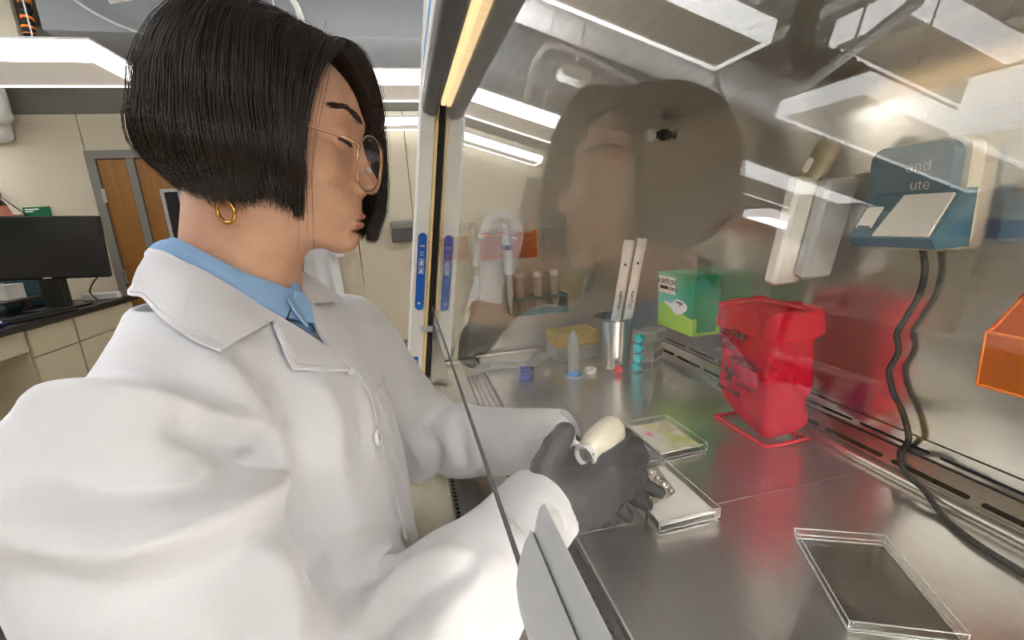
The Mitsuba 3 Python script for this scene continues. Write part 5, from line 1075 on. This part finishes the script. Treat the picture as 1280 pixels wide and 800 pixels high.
cL[2:5] = snap(cL[2:5], fcoat, .004)
shirt = biggest(snets(fshirt, (-.64, -.29, 1.10), (-.38, -.03, 1.30), .0040, 2))
part(woman, 'shirt', shirt, 'shirt', True, label='light blue shirt')
for fm in (lambda q: np.asarray(q, float), mirror):
    q = fm(cU); part(woman, 'collar_stand', sheet_patch(q + V(0, 0, -.004), q + np.stack([(q[:, 0] + .505) * .10, (q[:, 1] + .185) * .10, 0 * q[:, 0] - .075], 1), 40, 8, .0022), 'cloth', 40)
part(woman, 'coat_collar', sheet_patch(cU, cL, 60, 14, .0026, fcoat, .0055, .004), 'cloth', 40, label='turned-down collar of the coat'); stitches()
part(woman, 'coat_collar', sheet_patch(mirror(cU), mirror(cL), 60, 14, .0026, fcoat, .0055, .004), 'cloth', 40)
part(woman, 'coat_lapel', sheet_patch(lU, resample_open(lL, 40), 50, 12, .0026, fcoat, .0045, .002), 'cloth', 40, label='notched lapel'); stitches()
part(woman, 'coat_lapel', sheet_patch(mirror(lU), resample_open(mirror(lL), 40), 50, 12, .0026, fcoat, .0045, .002), 'cloth', 40)
part(woman, 'shirt_collar', sheet_patch(bU, bL, 50, 10, .0022, None, 0, .002), 'shirt', 40, label='light blue shirt collar')
part(woman, 'shirt_collar', sheet_patch(mirror(bU), mirror(bL), 50, 10, .0022, None, 0, .002), 'shirt', 40)
for sgn, fm in ((1, lambda q: np.asarray(q, float)), (-1, mirror)):
    q0 = fm([(-.4863, -.1152, 1.2616), (-.4800, -.1170, 1.2500), (-.4690, -.1200, 1.2370)]); q1 = fm([(-.4960, -.1080, 1.2560), (-.4930, -.1030, 1.2420), (-.4850, -.1000, 1.2260)])
    part(woman, 'shirt_placket', sheet_patch(q0, q1, 14, 6, .0022), 'shirt', 40)
def seam(pts, r=.0013, lift=.0, m='cloth', n=40):
    q = push(spline(np.array(pts), n), fcoat, lift); return tube(q, r, 6)
tree_ = cKDTree(coat.vertices); cn = vnormals(coat)
def oncoat(p, lift=.001): 
    i = tree_.query(np.atleast_2d(p))[1]; return np.array(coat.vertices)[i] + cn[i] * lift, cn[i]
def cseam(pts, r=.0012, n=50, lift=.0): q, _ = oncoat(spline(np.array(pts), n), lift); k = np.ones(7) / 7; q[3:-3] = np.stack([np.convolve(q[:, c], k, 'valid') for c in range(3)], 1); return tube(resample_open(q, n), r, 6)
None and part(woman, 'shoulder_seam', cseam([(-.4150, -.2230, 1.2590), (-.3911, -.2115, 1.2491), (-.3706, -.2120, 1.2396), (-.3300, -.2060, 1.2390), (-.3137, -.2080, 1.2377)], .0010), 'cloth', True)
part(woman, 'front_edge', cseam([(-.4800, -.0650, 1.1690), (-.4680, -.0560, 1.1400), (-.4560, -.0500, 1.1000), (-.4560, -.0440, 1.0400), (-.4600, -.0370, .985), (-.4640, -.03, .92)], .0016), 'cloth', True)
pk = [(-.4867, -.0519, 1.1456), (-.5369, -.0441, 1.1360), (-.6013, -.0380, 1.1215)]
part(woman, 'pocket_hem', cseam(pk, .0016), 'cloth', True)
part(woman, 'pocket_seam', cseam([pk[0], (-.4810, -.0490, 1.1068), (-.4800, -.0440, 1.0590), (-.4850, -.0400, 1.02)], .0011), 'cloth', True)
for k, p in enumerate(((-.4462, -.0533, 1.1076), (-.4445, -.0371, .9875))):
    q, n_ = oncoat(p, .0022); q, n_ = q[0], nz(n_[0])
    b_ = part(woman, 'button', lathe([(0, .0012), (.0052, .0008), (.0066, .0016), (.0080, .0022), (.0086, .0012), (.0084, -.0012), (0, -.0014)], 28, q, n_), 'white_plastic', 40, label='white plastic button')
    A = axes_of(n_, (1, 0, 0))
    for sx in (-1, 1):
        for sy in (-1, 1): part(b_, 'hole', lathe([(0, .0016), (.0008, .0015), (.0009, .0004)], 8, q + A[0] * .0018 * sx + A[1] * .0018 * sy, n_, cap=False), 'frame_grey', True)
# cuffs, trousers, stool
for a, b, r, nm in ((RE, RW, .0475, 'right'), (LE, LW, .0445, 'left')):
    ax = nz(b - a); e = b - ax * (np.linalg.norm(b - a) * .08); A = axes_of(ax)
    an = np.arange(40) * 2 * np.pi / 40; rr = r * (1 + .03 * np.sin(5 * an)); rg = []
    for s, k in ((-.03, 1.0), (.012, .98), (.030, .95), (.033, .93), (.031, .90), (.012, .92)): rg.append(e + ax * s + rr[:, None] * k * (np.cos(an)[:, None] * A[0] + np.sin(an)[:, None] * A[1]))
    part(woman, 'sleeve_hem', rings(np.array(rg), cap=False), 'cloth', 40)
def ftr(w):
    d = cone(w, (-.44, -.17, .66), (-.40, .18, .665), .085, .065); d = smin(d, cone(w, (-.56, -.13, .66), (-.57, .22, .665), .085, .065), .03)
    for x, y in ((-.40, .18), (-.57, .22)): d = smin(d, cone(w, (x, y, .665), (x, y - .06, .26), .065, .045), .03)
    return smin(d, ell(w, (-.50, -.19, .68), (.17, .12, .10)), .05)
plain('trousers', srgb(30, 32, 42), .8, .2)
part(woman, 'trousers', snets(ftr, (-.72, -.35, .20), (-.28, .33, .80), .011, 2), 'trousers', True, label='dark trousers')
for x, y in ((-.40, .18), (-.57, .22)):
    part(woman, 'shoe', hull(np.vstack([trimesh.creation.icosphere(2, r).vertices * (.8, 1, .8) + V(x, y + dy_, z) for dy_, z, r in ((-.09, .245, .035), (0.0, .235, .035), (.07, .228, .030))])), 'black_rubber', True)
st = thing('lab_stool', 'black padded stool with a back, under the seated woman', 'stool')
part(st, 'seat', lathe([(0, .53), (.17, .53), (.19, .545), (.185, .575), (0, .58)], 36, (-.50, -.19, 0)), 'black_rubber', 40)
part(st, 'backrest', curved(-.19, .19, .66, .93, 0, -.03, .05, .06).apply_transform(trimesh.transformations.rotation_matrix(-math.pi / 2, (0, 0, 1))).apply_translation((-.50, -.43, 0)), 'black_rubber', 40)
part(st, 'back_bar', tube(spline([(-.50, -.30, .54), (-.50, -.42, .56), (-.50, -.46, .66), (-.50, -.45, .80)], 20), .014, 10), 'chrome', True)
part(st, 'column', rod((-.50, -.19, .10), (-.50, -.19, .535), .025, 16), 'chrome', True)
part(st, 'foot_ring', loop([(-.50 + .2 * math.cos(a), -.19 + .2 * math.sin(a), .20) for a in np.arange(32) * np.pi / 16], .011, 8), 'chrome', True)
for k in range(5):
    a = k * 2 * np.pi / 5 + .3; e = V(-.50 + .27 * math.cos(a), -.19 + .27 * math.sin(a), .065)
    part(st, 'leg', tube([(-.50, -.19, .12), (-.50 + .12 * math.cos(a), -.19 + .12 * math.sin(a), .10), e], [.026, .022, .016], 10), 'black_plastic', True)
    part(st, 'spoke', rod((-.50, -.19, .20), (-.50 + .2 * math.cos(a), -.19 + .2 * math.sin(a), .20), .007), 'chrome', True)
    part(st, 'caster', lathe([(0, -.012), (.028, -.012), (.03, 0), (.028, .012), (0, .012)], 20, e - V(0, 0, .035), (math.sin(a), -math.cos(a), 0)), 'black_rubber', 40)
part(woman, 'lab_coat', coat, 'cloth', True, label='white lab coat')
# ---------------------------------------------------------------- second person at the left edge, beyond the bench
p2 = thing('person', 'person at the far left edge of the photo, only the profile of the face showing', 'person')
Q = V(-4.22, -2.945, 0)
def fp2(w):
    p = w - Q; q = p.copy(); q[..., 0] = np.abs(q[..., 0])
    d = ell(p, (0, -.01, 1.575), (.076, .094, .11)); d = smin(d, ell(p, (0, .035, 1.535), (.06, .06, .085)), .03)
    d = smin(d, cone(p, (0, .088, 1.575), (0, .108, 1.538), .009, .011), .012); d = smin(d, sph(p, (0, .075, 1.452), .02), .02)
    d = smin(d, ell(p, (0, .085, 1.497), (.022, .012, .011)), .008); d = smin(d, ell(q, (.077, -.01, 1.54), (.01, .018, .03)), .005)
    d = smin(d, cone(p, (0, -.02, 1.50), (0, -.02, 1.36), .052, .058), .03)
    d = smin(d, ell(p, (0, -.02, 1.18), (.175, .105, .20)), .05); d = smin(d, ell(p, (0, -.02, .92), (.155, .105, .16)), .06)
    d = smin(d, cone(q, (.17, -.02, 1.29), (.22, -.03, 1.02), .055, .042), .03); d = smin(d, cone(q, (.22, -.03, 1.02), (.20, .09, .80), .040, .028), .02)
    d = smin(d, ell(q, (.198, .11, .745), (.018, .04, .055)), .02)
    d = smin(d, cone(q, (.09, -.02, .86), (.095, -.01, .48), .085, .06), .04); d = smin(d, cone(q, (.095, -.01, .48), (.10, -.03, .09), .06, .042), .03)
    return smin(d, cone(q, (.10, -.04, .05), (.105, .12, .035), .042, .032), .03)
mat('second_person', {'type': 'principled', 'roughness': .6, 'specular': .3, 'base_color': mikit.proc(lambda p, n, uv: dr.select(p.z > 1.385, mi.Color3f(srgb(206, 132, 116)), dr.select(p.z > .86, mi.Color3f(srgb(120, 130, 150)), dr.select(p.z > .10, mi.Color3f(srgb(44, 46, 58)), mi.Color3f(srgb(28, 28, 30))))))})
part(p2, 'body', snets(fp2, Q + V(-.30, -.18, 0), Q + V(.30, .20, 1.72), .013, 2), 'second_person', True)
part(p2, 'hair', snets(lambda w: smax(ell(w - Q, (0, -.022, 1.60), (.086, .098, .112)), -ell(w - Q, (0, .10, 1.53), (.09, .085, .105)), .01), Q + V(-.12, -.15, 1.44), Q + V(.12, .12, 1.74), .008, 2), 'hair_dark', True, label='short dark hair')
